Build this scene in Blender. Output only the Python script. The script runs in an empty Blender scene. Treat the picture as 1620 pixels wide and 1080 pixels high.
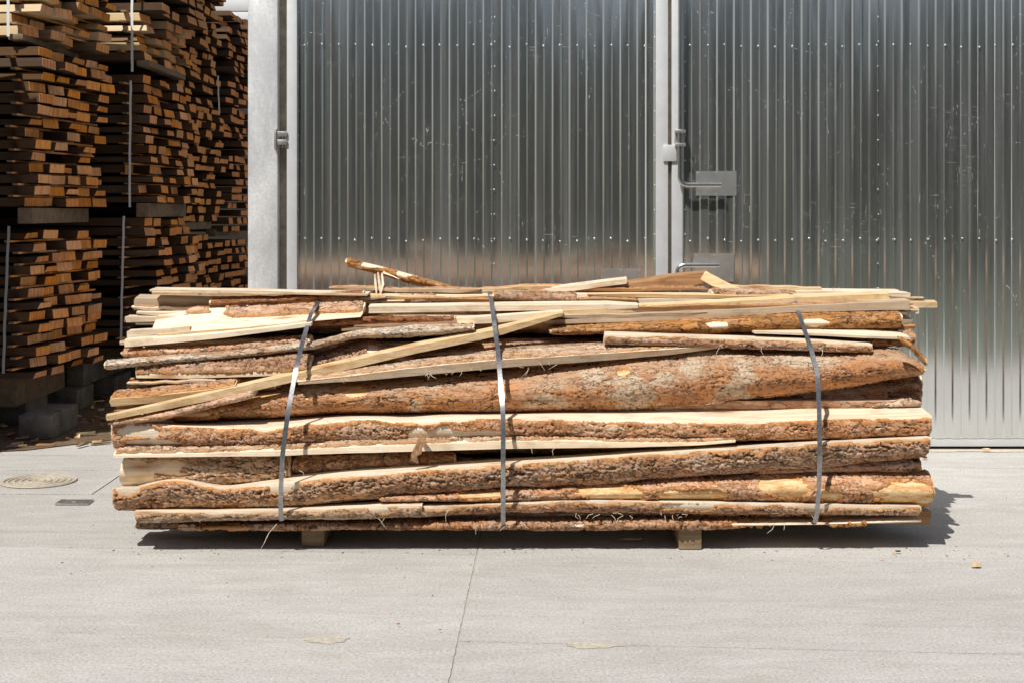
import bpy, math, random
import numpy as np
from math import radians, sin, cos, pi

C = bpy.context.scene.collection
random.seed(7)
# ------------------------------------------------------------------ camera geometry of the place
F, CX, HY, H = 2250.0, 810.0, 335.0, 1.5      # focal (px of a 1620 px wide frame), centre column, horizon row, eye height
def hh(y, Z): return H - (y - HY) / F * Z
def xx(x, Z): return (x - CX) / F * Z
def P(x, y, Z): return (xx(x, Z), Z, hh(y, Z))

# ------------------------------------------------------------------ noise helpers (numpy)
def _h(ix, iy, s):
    n = (ix.astype(np.int64) * 374761393 + iy.astype(np.int64) * 668265263 + int(s) * 974634777) & 0xFFFFFFFF
    n = ((n ^ (n >> 13)) * 1274126177) & 0xFFFFFFFF
    n = (n ^ (n >> 16)) & 0xFFFFFFFF
    n = (n * 2246822519) & 0xFFFFFFFF
    return ((n ^ (n >> 15)) & 0xFFFFFF) / float(0xFFFFFF)
def vn(x, y, s=0):
    x = np.asarray(x, float); y = np.asarray(y, float)
    ix = np.floor(x); iy = np.floor(y); fx = x - ix; fy = y - iy
    fx = fx * fx * (3 - 2 * fx); fy = fy * fy * (3 - 2 * fy)
    a = _h(ix, iy, s); b = _h(ix + 1, iy, s); c = _h(ix, iy + 1, s); d = _h(ix + 1, iy + 1, s)
    return (a * (1 - fx) + b * fx) * (1 - fy) + (c * (1 - fx) + d * fx) * fy
def fbm(x, y, s=0, o=4):
    r = 0; a = .5; t = 0
    for k in range(o):
        r = r + a * vn(x * 2 ** k + 17.3 * k, y * 2 ** k + 5.1 * k, s + k); t += a; a *= .5
    return r / t
def voro(x, y, s=0):
    ix = np.floor(x); iy = np.floor(y)
    f1 = np.full(x.shape, 9.); f2 = np.full(x.shape, 9.); cid = np.zeros(x.shape)
    for dx in (-1, 0, 1):
        for dy in (-1, 0, 1):
            cx = ix + dx; cy = iy + dy
            px = cx + _h(cx, cy, s); py = cy + _h(cx, cy, s + 91)
            d = np.hypot(px - x, py - y)
            idv = _h(cx, cy, s + 37)
            n = d < f1
            f2 = np.where(n, f1, np.minimum(f2, d)); cid = np.where(n, idv, cid); f1 = np.where(n, d, f1)
    return f1, f2, cid
def sstep(a, b, x):
    t = np.clip((x - a) / (b - a), 0, 1); return t * t * (3 - 2 * t)

# ------------------------------------------------------------------ object helpers
def mesh_from(name, V, polys, mats, mi=None, smooth=None):
    me = bpy.data.meshes.new(name)
    me.from_pydata([tuple(v) for v in V] if not isinstance(V, np.ndarray) else V.tolist(), [], polys)
    for m in mats: me.materials.append(m)
    if mi is not None: me.polygons.foreach_set('material_index', np.asarray(mi, dtype=np.int32))
    if smooth is not None:
        me.polygons.foreach_set('use_smooth', np.ones(len(me.polygons), dtype=bool))
        if smooth < 3: me.set_sharp_from_angle(angle=smooth)
    me.update()
    return me
def link(name, me, parent=None, loc=(0, 0, 0)):
    o = bpy.data.objects.new(name, me); C.objects.link(o); o.location = loc
    if parent is not None: o.parent = parent
    return o
def tag(o, label=None, cat=None, group=None, kind=None):
    if label: o['label'] = label
    if cat: o['category'] = cat
    if group: o['group'] = group
    if kind: o['kind'] = kind
    return o
def empty(name, loc, label, cat, group=None, rot=0):
    o = bpy.data.objects.new(name, None); C.objects.link(o); o.location = loc; o.rotation_euler = (0, 0, rot)
    return tag(o, label, cat, group)

class MB:
    """collects boxes and tubes, built as one mesh"""
    def __init__(s): s.v = []; s.f = []; s.m = []
    def box(s, x0, x1, y0, y1, z0, z1, m=0, bev=0.0):
        n = len(s.v)
        if bev <= 0:
            s.v += [(x0,y0,z0),(x1,y0,z0),(x1,y1,z0),(x0,y1,z0),(x0,y0,z1),(x1,y0,z1),(x1,y1,z1),(x0,y1,z1)]
            for q in ((0,3,2,1),(4,5,6,7),(0,1,5,4),(1,2,6,5),(2,3,7,6),(3,0,4,7)):
                s.f.append(tuple(n + i for i in q)); s.m.append(m)
        else:
            b = bev
            import bmesh
            bm = bmesh.new()
            vs = [bm.verts.new(p) for p in [(x0,y0,z0),(x1,y0,z0),(x1,y1,z0),(x0,y1,z0),(x0,y0,z1),(x1,y0,z1),(x1,y1,z1),(x0,y1,z1)]]
            for q in ((0,3,2,1),(4,5,6,7),(0,1,5,4),(1,2,6,5),(2,3,7,6),(3,0,4,7)): bm.faces.new([vs[i] for i in q])
            bmesh.ops.bevel(bm, geom=bm.edges[:], offset=b, segments=2, affect='EDGES', profile=.5)
            bm.verts.index_update()
            for v in bm.verts: s.v.append(tuple(v.co))
            for f in bm.faces: s.f.append(tuple(n + v.index for v in f.verts)); s.m.append(m)
            bm.free()
        return s
    def tube(s, pts, r, seg=10, m=0, cap=True):
        pts = [np.array(p, float) for p in pts]; n0 = len(s.v)
        rr = r if hasattr(r, '__len__') else [r] * len(pts)
        up = None
        for i, p in enumerate(pts):
            t = pts[min(i + 1, len(pts) - 1)] - pts[max(i - 1, 0)]; t /= (np.linalg.norm(t) + 1e-12)
            if up is None:
                up = np.cross(t, (0, 0, 1.)) if abs(t[2]) < .9 else np.cross(t, (1., 0, 0))
            up = up - t * up.dot(t); up /= np.linalg.norm(up); b = np.cross(t, up)
            for k in range(seg):
                a = 2 * pi * k / seg; s.v.append(tuple(p + rr[i] * (cos(a) * up + sin(a) * b)))
        for i in range(len(pts) - 1):
            for k in range(seg):
                a = n0 + i * seg + k; b2 = n0 + i * seg + (k + 1) % seg
                s.f.append((a, b2, b2 + seg, a + seg)); s.m.append(m)
        if cap:
            s.f.append(tuple(n0 + k for k in range(seg))[::-1]); s.m.append(m)
            e = n0 + (len(pts) - 1) * seg
            s.f.append(tuple(e + k for k in range(seg))); s.m.append(m)
        return s
    def build(s, name, mats, parent=None, smooth=.6, origin=None):
        V = np.array(s.v, float)
        loc = (0, 0, 0)
        if origin is not None:
            loc = origin; V = V - np.array(origin)
        return link(name, mesh_from(name, V, s.f, mats if isinstance(mats, list) else [mats], s.m, smooth), parent, loc)
def base_of(s):
    V = np.array(s.v); a = V.min(0); b = V.max(0); return ((a[0] + b[0]) / 2, (a[1] + b[1]) / 2, a[2])

# ------------------------------------------------------------------ materials
class NT:
    def __init__(s, name):
        s.mat = bpy.data.materials.new(name); s.mat.use_nodes = True
        s.t = s.mat.node_tree; s.b = s.t.nodes['Principled BSDF']; s.L = s.t.links
    def n(s, typ, **kw):
        nd = s.t.nodes.new(typ)
        for k, v in kw.items():
            if k in nd.inputs: nd.inputs[k].default_value = v
            else: setattr(nd, k, v)
        return nd
    def lk(s, a, b): s.L.new(a, b)
    def coord(s, scale=(1, 1, 1), kind='Object', rot=(0, 0, 0)):
        tc = s.n('ShaderNodeTexCoord'); mp = s.n('ShaderNodeMapping'); mp.inputs['Scale'].default_value = scale
        mp.inputs['Rotation'].default_value = rot
        s.lk(tc.outputs[kind], mp.inputs['Vector'])
        oi = s.n('ShaderNodeObjectInfo'); ml = s.n('ShaderNodeMath', operation='MULTIPLY'); ml.inputs[1].default_value = 40.
        s.lk(oi.outputs['Random'], ml.inputs[0]); cb = s.n('ShaderNodeCombineXYZ')
        for k in range(3): s.lk(ml.outputs[0], cb.inputs[k])
        ad = s.n('ShaderNodeVectorMath', operation='ADD'); s.lk(mp.outputs[0], ad.inputs[0]); s.lk(cb.outputs[0], ad.inputs[1])
        return ad.outputs[0]
    def wcoord(s, scale=(1, 1, 1)):
        g = s.n('ShaderNodeNewGeometry'); mp = s.n('ShaderNodeMapping'); mp.inputs['Scale'].default_value = scale
        s.lk(g.outputs['Position'], mp.inputs['Vector']); return mp.outputs[0]
    def noise(s, vec, scale=5., detail=4., rough=.6, dist=0.):
        nd = s.n('ShaderNodeTexNoise'); nd.inputs['Scale'].default_value = scale; nd.inputs['Detail'].default_value = detail
        nd.inputs['Roughness'].default_value = rough; nd.inputs['Distortion'].default_value = dist
        s.lk(vec, nd.inputs['Vector']); return nd.outputs['Fac']
    def ramp(s, fac, stops, interp='LINEAR'):
        r = s.n('ShaderNodeValToRGB'); cr = r.color_ramp; cr.interpolation = interp
        while len(cr.elements) < len(stops): cr.elements.new(.5)
        for e, (p, c) in zip(cr.elements, stops):
            e.position = p; e.color = (c if hasattr(c, '__len__') else (c, c, c)) + ((1,) if hasattr(c, '__len__') else (1,)) if hasattr(c, '__len__') else (c, c, c, 1)
        s.lk(fac, r.inputs[0]); return r.outputs[0]
    def mix(s, fac, a, b, blend='MIX'):
        m = s.n('ShaderNodeMix', data_type='RGBA', blend_type=blend)
        if isinstance(fac, (int, float)): m.inputs[0].default_value = fac
        else: s.lk(fac, m.inputs[0])
        for i, v in ((6, a), (7, b)):
            if isinstance(v, tuple): m.inputs[i].default_value = v + (1,)
            else: s.lk(v, m.inputs[i])
        return m.outputs[2]
    def rand(s): return s.n('ShaderNodeObjectInfo').outputs['Random']
    def attr(s, name): 
        a = s.n('ShaderNodeAttribute'); a.attribute_name = name; return a.outputs['Fac']
    def math(s, op, a, b=None):
        m = s.n('ShaderNodeMath', operation=op)
        for i, v in ((0, a), (1, b)):
            if v is None: continue
            if isinstance(v, (int, float)): m.inputs[i].default_value = v
            else: s.lk(v, m.inputs[i])
        return m.outputs[0]
    def hsv(s, col, h=.5, sat=1., v=1.):
        n = s.n('ShaderNodeHueSaturation'); s.lk(col, n.inputs['Color'])
        for k, val in (('Hue', h), ('Saturation', sat), ('Value', v)):
            if isinstance(val, (int, float)): n.inputs[k].default_value = val
            else: s.lk(val, n.inputs[k])
        return n.outputs[0]
    def bump(s, hgt, dist=.002, strength=1., nrm=None):
        b = s.n('ShaderNodeBump'); b.inputs['Distance'].default_value = dist; b.inputs['Strength'].default_value = strength
        s.lk(hgt, b.inputs['Height'])
        if nrm is not None: s.lk(nrm, b.inputs['Normal'])
        return b.outputs[0]
    def done(s, col=None, rough=.8, metal=0., nrm=None, spec=None):
        if col is not None:
            if isinstance(col, tuple): s.b.inputs['Base Color'].default_value = col + (1,)
            else: s.lk(col, s.b.inputs['Base Color'])
        if isinstance(rough, (int, float)): s.b.inputs['Roughness'].default_value = rough
        else: s.lk(rough, s.b.inputs['Roughness'])
        if isinstance(metal, (int, float)): s.b.inputs['Metallic'].default_value = metal
        else: s.lk(metal, s.b.inputs['Metallic'])
        if nrm is not None: s.lk(nrm, s.b.inputs['Normal'])
        if spec is not None: s.b.inputs['Specular IOR Level'].default_value = spec
        return s.mat

def mat_sawn(name, a, b, c, knots=True, vary=.12, stain=.5, peeled=False):
    """sawn pine: grain along X, tinted per object, brown stains, knots and saw marks"""
    m = NT(name)
    g1 = m.noise(m.coord((.9, 42, 42)), 1., 5, .7, .5)
    g2 = m.noise(m.coord((1.1, 10, 10)), 1., 4, .65, .8)
    g3 = m.noise(m.coord((.6, 110, 110)), 1., 3, .6)
    col = m.mix(m.ramp(g1, [(.34, 0.), (.62, 1.)]), a, b)
    col = m.mix(m.math('MULTIPLY', m.ramp(g3, [(.50, 0.), (.66, 1.)]), .45), col, tuple(v * .72 for v in b))
    col = m.mix(m.math('MULTIPLY', m.ramp(g2, [(.52, 0.), (.70, 1.)]), stain), col, c)
    if knots:
        v = m.n('ShaderNodeTexVoronoi'); v.inputs['Scale'].default_value = 1.; m.lk(m.coord((2.4, 9, 9)), v.inputs['Vector'])
        k = m.ramp(v.outputs['Distance'], [(.06, 1.), (.14, .45), (.24, 0.)])
        col = m.mix(m.math('MULTIPLY', k, .8), col, (.36, .16, .05))
    if peeled:
        p1 = m.noise(m.coord((9, 34, 34)), 1., 5, .75, .6); p2 = m.noise(m.coord((30, 60, 60)), 1., 4, .75)
        col = m.mix(m.math('MULTIPLY', m.ramp(p1, [(.46, 0.), (.60, 1.)]), .8), col, (.52, .25, .07))
        col = m.mix(m.math('MULTIPLY', m.ramp(p2, [(.52, 0.), (.66, 1.)]), .55), col, (.30, .13, .04))
    dirt = m.noise(m.coord((7, 14, 14)), 1., 5, .75)
    col = m.mix(m.math('MULTIPLY', m.ramp(dirt, [(.50, 0.), (.68, 1.)]), .5), col, (c[0] * .65, c[1] * .7, c[2] * .8))
    r = m.math('MULTIPLY_ADD', m.rand(), vary * 2); m.t.nodes[-1].inputs[2].default_value = 1 - vary
    col = m.hsv(col, v=r)
    saw = m.noise(m.coord((260, 6, 6)), 1., 2, .5)
    bp = m.bump(g1, .0025, .9); bp = m.bump(saw, .0008, .6, bp)
    return m.done(col, .75, 0, bp, .25)
wood_peeled = mat_sawn('peeled_pine', (.82, .66, .42), (.74, .52, .27), (.55, .29, .10), False, .05, .4, True)
wood_cream = mat_sawn('sawn_pine_cream', (.87, .78, .645), (.74, .60, .43), (.54, .34, .17))
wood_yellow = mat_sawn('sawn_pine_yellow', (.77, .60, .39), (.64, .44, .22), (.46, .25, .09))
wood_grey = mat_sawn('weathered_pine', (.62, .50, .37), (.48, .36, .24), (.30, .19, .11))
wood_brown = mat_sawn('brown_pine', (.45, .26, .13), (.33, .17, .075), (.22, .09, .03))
wood_old = mat_sawn('old_grey_timber', (.35, .255, .155), (.245, .17, .095), (.15, .09, .05))

def mat_bark(name, plate1, plate2, crack, inner, pale, pale_amt=.3, fine=180, grey_top=None, scale=(11, 34), line=.075):
    """pine bark: two plate tones by flake, dark cracks, bright inner bark at torn edges, dusty pale film"""
    m = NT(name)
    rel = m.attr('relief'); edge = m.attr('edge'); pl = m.attr('pale'); tone = m.attr('tone'); topw = m.attr('topw')
    n1 = m.noise(m.coord((6, 16, 16)), 1., 5, .7)
    n2 = m.noise(m.coord((45, 110, 110)), 1., 5, .75)
    n3 = m.noise(m.coord((3.2, 8, 8)), 1., 5, .7)
    n4 = m.noise(m.coord((14, 40, 40)), 1., 5, .75, .8)
    tt = m.math('ADD', m.math('MULTIPLY', tone, .55), m.math('MULTIPLY', n1, .5))
    col = m.mix(m.ramp(tt, [(.40, 0.), (.62, 1.)]), plate1, plate2)
    # scales: stretched cells with a warped outline, each a little lighter or darker, thin dark cracks between some of them
    wn = m.n('ShaderNodeTexNoise'); wn.inputs['Scale'].default_value = 1.; wn.inputs['Detail'].default_value = 4.; m.lk(m.coord((18, 40, 40)), wn.inputs['Vector'])
    wv = m.n('ShaderNodeVectorMath', operation='MULTIPLY_ADD'); m.lk(wn.outputs['Color'], wv.inputs[0]); wv.inputs[1].default_value = (1.5, 1.5, 1.5); m.lk(m.coord((scale[0], scale[1], scale[1])), wv.inputs[2])
    vc = m.n('ShaderNodeTexVoronoi'); vc.inputs['Scale'].default_value = 1.; m.lk(wv.outputs[0], vc.inputs['Vector'])
    ve = m.n('ShaderNodeTexVoronoi', feature='DISTANCE_TO_EDGE'); ve.inputs['Scale'].default_value = 1.; m.lk(wv.outputs[0], ve.inputs['Vector'])
    sp = m.n('ShaderNodeSeparateXYZ'); m.lk(vc.outputs['Color'], sp.inputs[0])
    col = m.mix(m.math('MULTIPLY', m.ramp(sp.outputs['X'], [(.55, 0.), (.8, 1.)]), .5), col, tuple(min(1, v * 1.35 + .03) for v in plate1))
    col = m.mix(m.math('MULTIPLY', m.ramp(sp.outputs['Y'], [(.55, 0.), (.8, 1.)]), .5), col, tuple(v * .68 for v in plate2))
    scl = m.math('MULTIPLY', m.ramp(ve.outputs['Distance'], [(.0, 1.), (line, 0.)]), m.ramp(n1, [(.42, .15), (.56, 1.)]))
    if grey_top:
        g = m.math('ADD', topw, m.math('MULTIPLY', m.math('SUBTRACT', n3, .5), 1.3))
        col = m.mix(m.math('MULTIPLY', m.ramp(g, [(.50, 0.), (.66, 1.)]), .85), col, grey_top)
    col = m.mix(m.math('MULTIPLY', m.ramp(n4, [(.54, 0.), (.66, 1.)]), .6), col, inner)
    col = m.mix(m.math('MULTIPLY', m.ramp(n4, [(.33, 1.), (.45, 0.)]), .55), col, tuple(.5 * (p + q) for p, q in zip(plate1, crack)))
    pz = m.math('MULTIPLY', m.ramp(n3, [(.50, 0.), (.62, 1.)]), pale_amt)
    pz = m.math('MULTIPLY', pz, m.ramp(n2, [(.38, .0), (.6, 1.)]))
    col = m.mix(pz, col, pale)
    col = m.mix(m.math('MULTIPLY', m.ramp(pl, [(.10, 0.), (.6, 1.)]), m.ramp(n4, [(.36, .08), (.52, .9)])), col, pale)
    dk = m.math('MULTIPLY', m.ramp(n2, [(.30, 1.), (.44, 0.)]), .42)
    col = m.mix(dk, col, crack)
    col = m.mix(m.math('MULTIPLY', m.ramp(n2, [(.56, 0.), (.72, 1.)]), .4), col, tuple(min(1, v * 1.5) for v in plate1))
    col = m.mix(m.math('MULTIPLY', scl, .68), col, crack)
    col = m.mix(m.ramp(rel, [(.1, .95), (.7, 0.)]), col, crack)
    col = m.mix(m.math('MULTIPLY', m.ramp(edge, [(.05, 0.), (.8, 1.)]), .75), col, inner)
    r = m.math('MULTIPLY_ADD', m.rand(), .30); m.t.nodes[-1].inputs[2].default_value = .88
    col = m.hsv(col, v=r)
    b = m.noise(m.coord((fine * .5, fine, fine)), 1., 4, .75)
    bp = m.bump(b, .004, .8)
    bp = m.bump(n2, .010, .9, bp)
    bp = m.bump(m.math('SUBTRACT', sp.outputs['Z'], m.math('MULTIPLY', scl, 1.2)), .006, .8, bp)
    return m.done(col, .92, 0, bp, .15)
bark_plated = mat_bark('bark_plated', (.58, .395, .275), (.53, .28, .145), (.07, .034, .018), (.62, .29, .10), (.70, .60, .49), .45)
bark_brown = mat_bark('bark_brown', (.63, .40, .265), (.56, .27, .125), (.08, .035, .016), (.66, .30, .10), (.74, .61, .47), .5)
bark_orange = mat_bark('bark_orange', (.60, .28, .115), (.50, .26, .14), (.08, .032, .014), (.62, .255, .075), (.62, .51, .38), .45, 150, (.50, .34, .225), (7, 26), .04)
bark_bright = mat_bark('bark_bright_orange', (.56, .25, .075), (.44, .22, .09), (.08, .03, .012), (.64, .29, .08), (.60, .50, .37), .4, 150)
bark_pink = mat_bark('bark_pink', (.66, .44, .31), (.58, .30, .165), (.085, .04, .022), (.62, .33, .14), (.76, .63, .50), .6)
bark_grey = mat_bark('bark_grey', (.62, .46, .335), (.55, .345, .21), (.08, .05, .03), (.58, .33, .16), (.74, .64, .52), .6)
bark_red = mat_bark('bark_red', (.40, .175, .075), (.33, .13, .055), (.06, .02, .01), (.48, .23, .09), (.55, .43, .31), .3)

def simple(name, col, rough, metal=0., nscale=0, namt=.2, bump=0., spec=None):
    m = NT(name)
    if nscale:
        f = m.noise(m.coord((1, 1, 1)), nscale, 5, .65)
        c = m.mix(m.ramp(f, [(.3, 0.), (.7, 1.)]), tuple(v * (1 - namt) for v in col), tuple(min(v * (1 + namt), 1) for v in col))
        return m.done(c, rough, metal, m.bump(f, bump, .6) if bump else None, spec)
    return m.done(col, rough, metal, None, spec)

def mat_cladding():
    m = NT('aluzinc_cladding')
    st = m.noise(m.wcoord((17, 17, .30)), 1., 5, .65)          # vertical streaks
    cl = m.noise(m.wcoord((2.0, 2.0, 1.6)), 1., 6, .68, .6)   # cloudy scuffs
    fine = m.noise(m.wcoord((70, 70, 42)), 1., 4, .75)
    sc = m.n('ShaderNodeTexVoronoi', feature='DISTANCE_TO_EDGE'); sc.inputs['Scale'].default_value = 1.
    m.lk(m.wcoord((5.5, 3, 3.2)), sc.inputs['Vector'])
    line = m.ramp(sc.outputs['Distance'], [(.0, 1.), (.008, .6), (.014, 0.)])
    line = m.math('MULTIPLY', line, m.ramp(fine, [(.52, 0.), (.62, 1.)]))
    line = m.math('MULTIPLY', line, m.ramp(cl, [(.46, 0.), (.6, 1.)]))
    smear = m.math('MULTIPLY', m.ramp(cl, [(.56, 0.), (.72, 1.)]), m.ramp(fine, [(.4, 0.), (.7, 1.)]))
    dust = m.ramp(st, [(.44, 0.), (.72, 1.)])  # dust, strengthened into painted bands that mimic uneven reflections
    d = m.math('MAXIMUM', m.math('MULTIPLY', line, .8), m.math('MAXIMUM', m.math('MULTIPLY', smear, .13), m.math('MULTIPLY', dust, .16)))
    s1 = m.noise(m.wcoord((11, 3, 150)), 1., 3, .6, .3); s2 = m.noise(m.wcoord((120, 3, 9)), 1., 3, .6, .5)
    s3 = m.noise(m.wcoord((1.3, 1, 1.7)), 1., 4, .6)
    scr = m.math('MULTIPLY', m.math('MAXIMUM', m.ramp(s1, [(.62, 0.), (.70, 1.)]), m.ramp(s2, [(.63, 0.), (.70, 1.)])), m.ramp(s3, [(.50, 0.), (.62, 1.)]))
    d = m.math('MAXIMUM', d, m.math('MULTIPLY', scr, .55))
    col = m.mix(d, (.78, .795, .785), (.72, .71, .68))
    rgh = m.math('MULTIPLY_ADD', cl, .07); m.t.nodes[-1].inputs[2].default_value = .085
    rgh = m.math('ADD', rgh, m.math('MULTIPLY', d, .35))
    met = m.math('SUBTRACT', .938, m.math('MULTIPLY', d, .5))
    bp = m.bump(st, .0008, .25)
    return m.done(col, rgh, met, bp)
cladding = mat_cladding()

def mat_galv():
    m = NT('galvanised_sheet')
    a = m.noise(m.wcoord((2.2, 2.2, 1.3)), 1., 6, .65, .5)
    b = m.noise(m.wcoord((55, 55, 55)), 1., 4, .75)
    col = m.mix(m.ramp(a, [(.42, 0.), (.60, 1.)]), (.58, .59, .605), (.92, .93, .94))
    col = m.mix(m.math('MULTIPLY', m.ramp(b, [(.42, 0.), (.6, 1.)]), .3), col, (.40, .405, .415))
    r = m.ramp(a, [(.3, .55), (.7, .38)])
    return m.done(col, r, .35, m.bump(a, .01, .5))
galv = mat_galv()
frame_metal = simple('grey_painted_steel', (.62, .635, .65), .45, .25, 9, .07)
steel_plain = simple('stainless_steel', (.62, .60, .57), .25, 1., 40, .08)
plate_metal = simple('thin_metal_plate', (.64, .65, .64), .28, .80, 6, .2, .0003)
steel_dull = simple('dull_zinc', (.50, .49, .46), .42, .85, 25, .2, .002)
rivet_metal = simple('bright_rivet', (.66, .66, .65), .32, .95)
strap_metal = simple('steel_strap', (.36, .365, .37), .3, .85, 60, .3)
dark_gap = simple('gap_black', (.03, .03, .03), .9)  # near-black standing for the darkness of a gap, assigned to nothing
post_edge = simple('brown_steel', (.33, .29, .23), .6, .3, 20, .3)  # brown tone for the recess and the gap strip

def mat_concrete():
    m = NT('road_slab_concrete')
    big = m.noise(m.wcoord((.5, .9, 1)), 1., 5, .6)
    mid = m.noise(m.wcoord((3, 9, 1)), 1., 6, .7, .3)
    brush = m.noise(m.wcoord((7, 60, 1)), 1., 4, .7)
    grain = m.noise(m.wcoord((85, 120, 1)), 1., 4, .8)
    speck = m.n('ShaderNodeTexVoronoi'); speck.inputs['Scale'].default_value = 1.; m.lk(m.wcoord((55, 70, 1)), speck.inputs['Vector'])
    msk = m.noise(m.wcoord((30, 34, 1)), 1., 3, .6)
    pit = m.math('MULTIPLY', m.ramp(speck.outputs['Distance'], [(.10, 1.), (.24, 0.)]), m.ramp(msk, [(.50, 0.), (.60, 1.)]))
    col = m.mix(m.ramp(big, [(.3, 0.), (.7, 1.)]), (.40, .39, .37), (.50, .49, .475))
    col = m.mix(m.math('MULTIPLY', m.ramp(mid, [(.45, 0.), (.70, 1.)]), .55), col, (.58, .57, .55))
    col = m.mix(m.math('MULTIPLY', m.ramp(mid, [(.26, 1.), (.44, 0.)]), .5), col, (.37, .335, .29))
    col = m.mix(m.math('MULTIPLY', m.ramp(brush, [(.35, 1.), (.5, 0.)]), .35), col, (.36, .335, .305))
    g2 = m.noise(m.wcoord((48, 75, 1)), 1., 4, .8)
    col = m.mix(m.math('MULTIPLY', m.ramp(grain, [(.38, 1.), (.48, 0.)]), .7), col, (.25, .235, .215))
    col = m.mix(m.math('MULTIPLY', m.ramp(grain, [(.53, 0.), (.63, 1.)]), .6), col, (.66, .655, .64))
    col = m.mix(m.math('MULTIPLY', m.ramp(g2, [(.33, 1.), (.41, 0.)]), .75), col, (.20, .165, .13))
    col = m.mix(m.math('MULTIPLY', pit, .7), col, (.24, .19, .145))
    st = m.noise(m.wcoord((1.1, 2.6, 1)), 1., 5, .7, 1.2)
    col = m.mix(m.math('MULTIPLY', m.ramp(st, [(.56, 0.), (.68, 1.)]), .35), col, (.36, .32, .27))
    tr = m.noise(m.wcoord((.25, 7, 1)), 1., 4, .6)
    col = m.mix(m.math('MULTIPLY', m.ramp(tr, [(.56, 0.), (.70, 1.)]), .25), col, (.30, .285, .26))
    r = m.math('MULTIPLY_ADD', m.rand(), .12); m.t.nodes[-1].inputs[2].default_value = .94
    col = m.hsv(col, v=r)
    bp = m.bump(grain, .003, .7); bp = m.bump(mid, .004, .4, bp)
    return m.done(col, .9, 0, bp, .2)
concrete = mat_concrete()
sand = simple('loose_sand', (.47, .425, .355), .95, 0, 60, .25, .004)
joint_sand = simple('joint_sand', (.36, .325, .27), .95, 0, 60, .3)
def mat_dirt():
    m = NT('dirt_with_bark')
    a = m.noise(m.wcoord((4, 4, 4)), 1., 6, .7); b = m.noise(m.wcoord((40, 60, 40)), 1., 4, .7)
    col = m.mix(m.ramp(b, [(.4, 0.), (.65, 1.)]), (.10, .065, .04), (.26, .17, .10))
    col = m.mix(m.math('MULTIPLY', m.ramp(a, [(.4, 0.), (.7, 1.)]), .5), col, (.30, .24, .17))
    return m.done(col, .95, 0, m.bump(b, .02, .9), .1)
dirt = mat_dirt()
block_mat = simple('grey_concrete_block', (.145, .138, .122), .92, 0, 9, .45, .008)

def mat_plank(name, side1, side2, end1, end2):
    """sawn plank: sides toned per copy for shade or sun, fresh orange sawn end"""
    m = NT(name)
    g1 = m.noise(m.coord((1.5, 40, 40)), 1., 4, .65)
    side = m.mix(m.ramp(g1, [(.3, 0.), (.7, 1.)]), side1, side2)
    r = m.rand()
    g2 = m.noise(m.coord((30, 26, 60), rot=(.5, 0, 0)), 1., 4, .7)
    g3 = m.noise(m.coord((4, 45, 4)), 1., 3, .6)
    end = m.mix(m.ramp(r, [(0., 0.), (1., 1.)]), end1, end2)
    end = m.mix(m.math('MULTIPLY', m.ramp(g3, [(.40, 0.), (.64, 1.)]), .5), end, (.30, .12, .045))
    end = m.mix(m.math('MULTIPLY', m.ramp(g2, [(.45, 0.), (.8, 1.)]), .3), end, (.10, .055, .03))
    tc = m.n('ShaderNodeTexCoord'); sp = m.n('ShaderNodeSeparateXYZ'); m.lk(tc.outputs['Normal'], sp.inputs[0])
    f = m.ramp(sp.outputs['X'], [(.55, 0.), (.7, 1.)])
    col = m.mix(f, side, end)
    rr = m.math('MULTIPLY_ADD', m.math('FRACT', m.math('MULTIPLY', r, 17.3)), .6); m.t.nodes[-1].inputs[2].default_value = .82
    ss = m.math('MULTIPLY_ADD', m.math('FRACT', m.math('MULTIPLY', r, 7.7)), .25); m.t.nodes[-1].inputs[2].default_value = .88
    col = m.hsv(col, sat=ss, v=rr)
    return m.done(col, .85, 0, m.bump(g1, .002, .6), .15)
plank_shaded = mat_plank('sawn_plank_shaded', (.12, .07, .04), (.07, .042, .025), (.95, .46, .175), (.82, .33, .11))  # shaded copy: the shade on the long sides is put into their colour
plank_sunlit = mat_plank('sawn_plank_sunlit', (.74, .58, .36), (.60, .44, .25), (.88, .44, .19), (.76, .34, .13))  # sunlit copy: pale sides for the rows above the shade line
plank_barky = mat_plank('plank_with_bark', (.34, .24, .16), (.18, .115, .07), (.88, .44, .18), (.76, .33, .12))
dark_boards = simple('gap_backdrop', (.035, .025, .018), .9, 0, 5, .3)  # near-black lower wall, put there so gaps between the stacks look dark
white_paint = simple('white_painted_board', (.74, .76, .78), .6, 0, 8, .04)
grass_mat = simple('dark_grass', (.035, .05, .022), .95, 0, 9, .5, .02)
leaf_mat = simple('leaf_green', (.085, .10, .07), .8, 0, 2, .5)
trunk_mat = simple('tree_trunk_bark', (.10, .075, .05), .95, 0, 12, .3, .02)
plaster = simple('grey_wall_plaster', (.45, .45, .44), .9, 0, 5, .1)
torn_bark = simple('torn_bark_strip', (.30, .165, .085), .95, 0, 90, .6, .004)
white_strap = simple('white_plastic_strap', (.78, .79, .80), .5)
grey_strap = simple('grey_plastic_strap', (.42, .43, .43), .5)

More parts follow.
